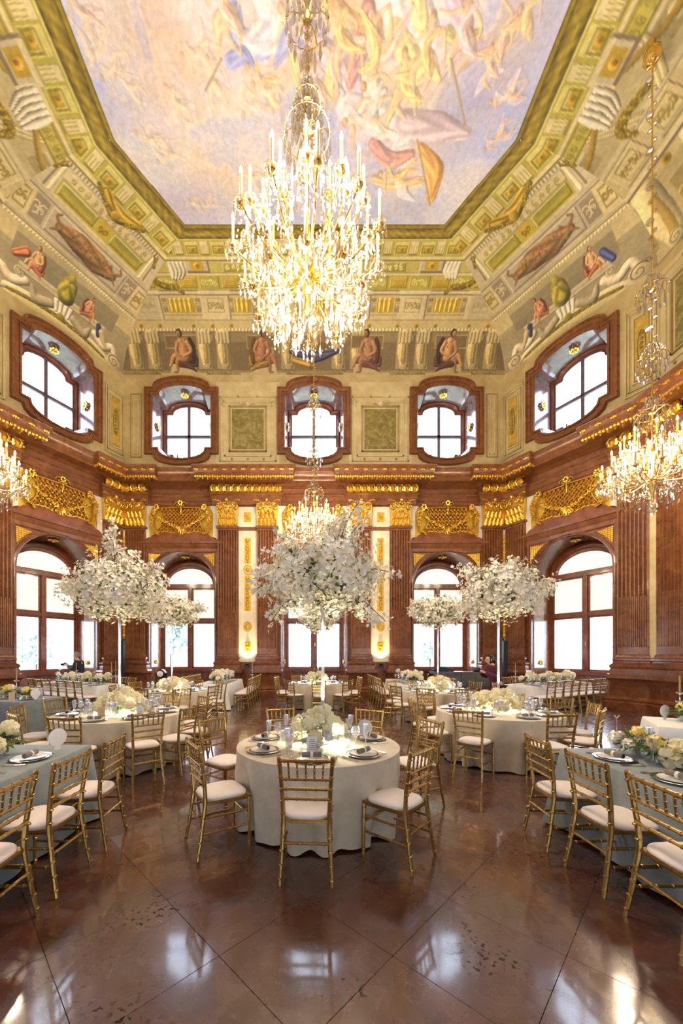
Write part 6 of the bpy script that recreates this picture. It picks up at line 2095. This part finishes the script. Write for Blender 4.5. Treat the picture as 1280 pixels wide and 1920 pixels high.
# window tables
ax = radians(180 - 28)
for sg, wd in ((-1, 'left'), (1, 'right')):
    dv = Vector((sg * .883, .47)); wv = Vector((-sg * .47, .883))
    e0 = Vector((X0 + sg * 5.95, 11.0))
    c = e0 + dv * 1.55
    rz = atan2(dv.y, dv.x)
    tb_ = '%s window table' % wd
    rect_cloth(c.x, c.y, 3.1, .85, rz, WHITEL, 'white cloth over the long table under the %s window' % wd, 7 + sg)
    n = 8
    st = e0 - wv * .66 + dv * .12
    d = dv * .40
    inward = math.degrees(atan2(wv.y, wv.x))
    chair_row(st.x, st.y, d.x, d.y, 7 if sg < 0 else 8, inward, tb_, 'near side', 'chairs at the %s' % tb_)
    st = e0 + wv * .66 + dv * .3
    d = dv * .46
    chair_row(st.x, st.y, d.x, d.y, 4, inward + 180, tb_, 'far side', 'chairs at the %s' % tb_)
    centrepiece(c.x - dv.x * .1, c.y - dv.y * .1, .762, .13, .34, 40, 'long row of white and cream flowers on the %s' % tb_, 70 + sg, kinds=(3, 3, 0, 3, 1), long_=2.6, rz=rz)
    for k in range(5):
        p = e0 + dv * (.3 + k * .55) - wv * .33
        ware('charger_plate', p.x, p.y, .762, 0, 'charger plate on the %s, %s from its near end' % (tb_, ORD[k + 1]), 'charger plates, ' + tb_)
        p = e0 + dv * (.2 + k * .55) - wv * .18
        ware('wine_glass', p.x, p.y, .762, 0, 'wine glass on the %s, %s from its near end' % (tb_, ORD[k + 1]), 'wine glasses, ' + tb_)
# tables beside the garden door
for sg, wd in ((-1, 'left'), (1, 'right')):
    cx = X0 + sg * 3.1
    tb_ = '%s door table' % wd
    rect_cloth(cx, 12.45, .95, 2.6, 0, WHITEL, 'pale cloth over the long table %s of the garden door' % wd, 11 + sg)
    chair_row(cx - sg * .88, 11.45, 0, .47, 6, 0 if sg > 0 else 180, tb_, 'aisle side', 'chairs at the ' + tb_)
    chair_row(cx + sg * .88, 11.45, 0, .47, 6, 180 if sg > 0 else 0, tb_, 'wall side', 'chairs at the ' + tb_)
    centrepiece(cx, 12.45, .762, .18, .40, 34, 'row of blue-white and cream flowers on the %s' % tb_, 80 + sg, kinds=(3, 3, 0), long_=2.2, rz=pi / 2)
    for k in range(4):
        ware('wine_glass', cx - sg * .3, 11.5 + k * .5, .762, 0, 'wine glass on the %s, %s from its near end' % (tb_, ORD[k + 1]), 'wine glasses, ' + tb_)
        ware('charger_plate', cx - sg * .32, 11.35 + k * .5, .762, 0, 'charger plate on the %s, %s from its near end' % (tb_, ORD[k + 1]), 'charger plates, ' + tb_)

# candlesticks with glass cups
def candlestick(x, y, h, label, cup=True):
    r = tag(empty('candlestick', (x, y, .762)), label, 'candlestick', 'tall candlesticks on the long tables')
    m = MB(); m.lathe([(.05, 0), (.05, .008), (.012, .02), (.010, h * .3), (.02, h * .34), (.008, h * .4), (.008, h - .02), (.045, h), (.05, h + .02), (.015, h + .01)], 12)
    m.lathe([(.01, h * .55), (.05, h * .62), (.055, h * .68), (.012, h * .63)], 12); m.obj('stand', GLAS if cup else SILV, r)
    c = MB(); c.lathe([(.011, h), (.011, h + .26), (.004, h + .265)], 8); c.obj('taper_candle', CANDLE, r)
for px, Y, h, lab in ((31, 7.7, .36, 'tall candlestick on the left rear long table'), (112, 11.9, .40, 'leftmost thin candlestick on the left window table'), (143, 11.6, .38, 'candlestick before the man at the left window table'),
                      (176, 11.3, .36, 'candlestick right of the man, left window table'), (209, 11.1, .40, 'candlestick with pale taper, right part of left window table'), (217, 10.95, .44, 'rightmost candlestick of the left window table'),
                      (966, 10.9, .40, 'candlestick nearest the maroon-clad person, right window table'), (997, 11.2, .36, 'second candlestick on the right window table, left of the mullion'), (1025, 11.5, .38, 'third candlestick on the right window table'),
                      (473, 12.2, .36, 'candlestick on the left door table'), (1274, 5.5, .34, 'thin candlestick at the right picture edge, right rear long table')):
    candlestick((px - 585) * Y / FPX, Y, h, lab)

# ---------------------------------------------------------------- things along the walls
for px, Y, lab, nm in ((229, 13.95, 'slim black column loudspeaker at the left corner pilasters', 0), (946, 13.85, 'slim black column loudspeaker at the right corner pilasters', 1)):
    r = tag(empty('column_loudspeaker', ((px - 585) * Y / FPX, Y, 0)), lab, 'loudspeaker', 'column loudspeakers')
    m = MB(); m.box(-.075, .075, -.07, .07, .02, 2.15); m.obj('cabinet', BLACK, r)
    m = MB(); m.box(-.06, .06, -.075, -.069, .9, 2.1)
    for k in range(14): m.box(-.058, .058, -.08, -.074, .95 + k * .08, .96 + k * .08)
    m.obj('grille', BLACK, r)
    m = MB(); m.box(-.22, .22, -.2, .2, 0, .02); m.obj('base_plate', BLACK, r)
    r = tag(empty('uplight', ((px - 585) * Y / FPX, Y + .12, 2.2)), 'small uplight on top of the loudspeaker at the %s corner' % ('left', 'right')[nm], 'lamp')
    m = MB(); m.lathe([(.04, -.05), (.05, .0), (.05, .05)], 10); m.obj('housing', WARMP, r)
    lamp('lamp_beam', 'SPOT', (0, .05, .08), 95, (1.0, .74, .36), .03, (pi - .04, 0, 0), r, spot=1.3)
r = tag(empty('stage_spotlight', ((303 - 585) * 13.6 / FPX, 13.6, 0)), 'black stage spotlight with pale lens on the floor below the window', 'spotlight')
m = MB(); m.lathe([(0, -.16), (.10, -.16), (.16, -.10), (.17, .06), (.15, .12)], 16, (0, 0, .95), 0, True, 'y'); m.obj('lamp_head', BLACK, r)
m = MB(); m.lathe([(0, -.18), (.08, -.175), (.11, -.155)], 16, (0, 0, .95), 0, False, 'y'); m.obj('lens', CARD, r)
m = MB(); m.box(-.21, -.18, -.05, .05, .62, 1.0); m.box(.18, .21, -.05, .05, .62, 1.0); m.box(-.21, .21, -.06, .06, .58, .64); m.box(-.18, .18, -.16, .16, .0, .58); m.obj('yoke', BLACK, r)
# mirrored grey counter in front of the right rear window
r = tag(empty('folding_counter', ((865 - 585) * 13.3 / FPX, 13.3, 0)), 'low grey mirrored counter in front of the window right of the door', 'counter')
for k in range(4):
    m = MB(); m.box(-1.0 + k * .5, -.52 + k * .5, -.03, .0, .08, 1.0); m.obj('panel', GREYC, r, smooth=False)
m = MB(); m.box(-1.02, 1.02, -.05, .45, 1.0, 1.04); m.obj('counter_top', SASHG, r, smooth=False)
m = MB(); m.box(-1.02, 1.0, .0, .42, 0, .98); m.obj('carcass', BLACK, r, smooth=False)
m = MB(); m.cbox((0, 0, 0), (.01, .01, .01))
cloth = MB(); rows = []
for i in range(9):
    t = i / 8; xx = -.32 + .72 * t; hh = .05 + .13 * sin(pi * t) ** .7
    rows.append([(xx, .30 * cos(pi * j / 8) * .8, max(0.0, hh * sin(pi * j / 8)) + (.01 * sin(i * 3 + j))) for j in range(9)])
cloth.grid(rows)
tag(cloth.obj('folded_coat', SUIT, None, ((830 - 585) * 13.3 / FPX, 13.5, 1.045)), 'dark folded coat lying on top of the grey counter', 'coat')

# ---------------------------------------------------------------- people
def skin_body(name, J, E, mt, parent, root='pelvis', lvl=2):
    """J: joint -> (x, y, z, r[, r2]); E: edges"""
    ks = list(J); ix = {k: i for i, k in enumerate(ks)}
    me = bpy.data.meshes.new(name)
    me.from_pydata([J[k][:3] for k in ks], [(ix[a], ix[b]) for a, b in E], [])
    me.materials.append(mt)
    o = link(name, me, parent)
    sm = o.modifiers.new('skin', 'SKIN')
    sm.use_smooth_shade = True
    d = me.skin_vertices[0].data if me.skin_vertices else None
    if d is None:
        o.modifiers.remove(sm); me.skin_vertices.new(); sm = o.modifiers.new('skin', 'SKIN'); sm.use_smooth_shade = True; d = me.skin_vertices[0].data
    for k in ks:
        v = d[ix[k]]
        r1 = J[k][3]; r2 = J[k][4] if len(J[k]) > 4 else r1
        v.radius = (r1, r2)
        v.use_root = (k == root)
    sb = o.modifiers.new('sub', 'SUBSURF'); sb.levels = lvl; sb.render_levels = lvl
    return o
def person(x, y, rz, lean, label, top, legs, hair, h=1.0, long_hair=False):
    """faces local +Y, hands hold a camera before the chest"""
    P = tag(empty('person', (x, y, 0), rz), label, 'person')
    P.scale = (h, h, h)
    B = lambda z, f=0.0: f + lean * max(0, z - .95)
    hz = 1.60 - lean * .10
    J = dict(pelvis=(0, 0, .95, .13, .10), waist=(0, B(1.1), 1.1, .13, .10), chest=(0, B(1.32), 1.30, .165, .115), neck0=(0, B(1.44), 1.43, .07, .06), neck=(0, B(1.5) + .02, 1.49, .055, .055),
             jaw=(0, B(hz) + .06, hz - .05, .055, .065), head=(0, B(hz) + .045, hz + .04, .078, .095), crown=(0, B(hz) + .03, hz + .10, .06, .075))
    E = [('pelvis', 'waist'), ('waist', 'chest'), ('chest', 'neck0'), ('neck0', 'neck'), ('neck', 'jaw'), ('jaw', 'head'), ('head', 'crown')]
    JT = {k: J[k] for k in ('pelvis', 'waist', 'chest', 'neck0')}
    JT = {k: (v[0], v[1], v[2], v[3] + .025, v[4] + .025) for k, v in JT.items()}
    ET = [('pelvis', 'waist'), ('waist', 'chest'), ('chest', 'neck0')]
    for s, n in ((-1, 'l'), (1, 'r')):
        sh = (s * .19, B(1.38), 1.38); el = (s * .27, B(1.15) + .10, 1.13); wr = (s * .08, B(1.25) + .36, 1.27); pa = (s * .055, B(1.25) + .42, 1.30)
        J['sh' + n] = (*sh, .062); J['el' + n] = (*el, .045); J['wr' + n] = (*wr, .028); J['pa' + n] = (*pa, .036, .02)
        E += [('chest', 'sh' + n), ('sh' + n, 'el' + n), ('el' + n, 'wr' + n), ('wr' + n, 'pa' + n)]
        for q in range(4):
            k0, k1 = 'f%d%s' % (q, n), 'g%d%s' % (q, n)
            J[k0] = (s * .06, pa[1] + .05 - .004 * q, pa[2] + .03 - .022 * q, .0095); J[k1] = (s * .025, pa[1] + .08 - .006 * q, pa[2] + .03 - .022 * q, .008)
            E += [('pa' + n, k0), (k0, k1)]
        J['t0' + n] = (s * .03, pa[1] - .01, pa[2] + .045, .011); J['t1' + n] = (s * .01, pa[1] + .03, pa[2] + .055, .009)
        E += [('pa' + n, 't0' + n), ('t0' + n, 't1' + n)]
        JT['sh' + n] = (*sh, .092); JT['el' + n] = (*el, .078); JT['wr' + n] = (wr[0], wr[1] - .02, wr[2] - .01, .058)
        ET += [('chest', 'sh' + n), ('sh' + n, 'el' + n), ('el' + n, 'wr' + n)]
        J['hip' + n] = (s * .09, 0, .88, .09); J['kn' + n] = (s * .10, .02, .50, .058); J['an' + n] = (s * .10, -.02, .09, .038); J['toe' + n] = (s * .12, .13, .035, .035)
        E += [('pelvis', 'hip' + n), ('hip' + n, 'kn' + n), ('kn' + n, 'an' + n), ('an' + n, 'toe' + n)]
    skin_body('body', J, E, SKIN, P)
    skin_body('jacket', JT, ET, top, P)
    JL = dict(pelvis=(0, 0, .97, .155, .125)); EL = []
    for s, n in ((-1, 'l'), (1, 'r')):
        JL['hip' + n] = (s * .09, 0, .86, .11); JL['kn' + n] = (s * .10, .02, .50, .08); JL['an' + n] = (s * .10, -.02, .10, .062)
        EL += [('pelvis', 'hip' + n), ('hip' + n, 'kn' + n), ('kn' + n, 'an' + n)]
    skin_body('trousers', JL, EL, legs, P)
    for s in (-1, 1):
        m = MB(); m.ball((0, 0, 0), 1, 10, 6); m.v = [(a * .05 + s * .11, b * .14 + .05, max(c, -.5) * .06 + .032) for a, b, c in m.v]; m.obj('shoe', BLACK, P)
    m = MB()
    hy = B(hz) + .045
    rows = []
    for i in range(9):
        ph = pi * i / 8 * (.62 if not long_hair else .80)
        rows.append([(.098 * sin(ph) * cos(t * pi / 8), hy - .012 + .118 * sin(ph) * sin(t * pi / 8) * (1.0 if sin(t * pi / 8) < .4 else (.93 if i < 4 else .3)), hz + .035 + .135 * cos(ph)) for t in range(16)])
    m.grid(rows, True)
    if long_hair:
        m.ball((0, hy - .13, hz - .02), .06, 9, 6)
    m.obj('hair', hair, P)
    f = MB()
    for s in (-1, 1):
        f.ball((s * .032, hy + .088, hz + .03), .011, 7, 5, 1)
    f.obj('eyes', CARD, P) if False else None
    e = MB()
    for s in (-1, 1): e.ball((s * .031, hy + .086, hz + .025), .010, 7, 5)
    e.obj('eyes', BLACK, P)
    nz = MB(); nz.tube([(0, hy + .088, hz + .03), (0, hy + .112, hz - .01), (0, hy + .098, hz - .022)], [.008, .014, .010], 6); nz.obj('nose', SKIN, P)
    mo = MB(); mo.tube([(-.022, hy + .085, hz - .05), (0, hy + .094, hz - .052), (.022, hy + .085, hz - .05)], [.003, .006, .003], 5); mo.obj('mouth', PINKM, P)
    for s in (-1, 1):
        ea = MB(); ea.ball((s * .086, hy - .005, hz + .01), .022, 7, 5, sz=1.4); ea.obj('ear', SKIN, P)
    # camera: held, so a thing of its own
    M_ = Matrix.Translation((x, y, 0)) @ Matrix.Rotation(rz, 4, 'Z') @ Matrix.Scale(h, 4)
    pc = M_ @ Vector((0, B(1.25) + .46, 1.31))
    c = tag(empty('camera_body', pc, rz), 'black camera held by the %s' % ('person in the maroon top' if long_hair else 'person in the dark suit'), 'camera')
    m = MB(); m.box(-.07, .07, -.04, .03, -.05, .045); m.box(-.03, .03, -.03, .025, .045, .07); m.obj('housing', BLACK, c)
    m = MB(); m.lathe([(.04, .03), (.042, .10), (.036, .13), (.03, .125)], 14, (0, 0, 0), 0, True, 'y'); m.obj('lens', BLACK, c)
    return P
person(-7.95, 12.95, radians(98), .18, 'grey-haired person in a dark suit, photographing by the left window', SUIT, SUIT, HAIRG, 1.0)
person(4.62, 9.35, radians(100), .34, 'person in a maroon top bending over a camera behind the right round table', MAROON, SUIT, HAIRB, .97, True)
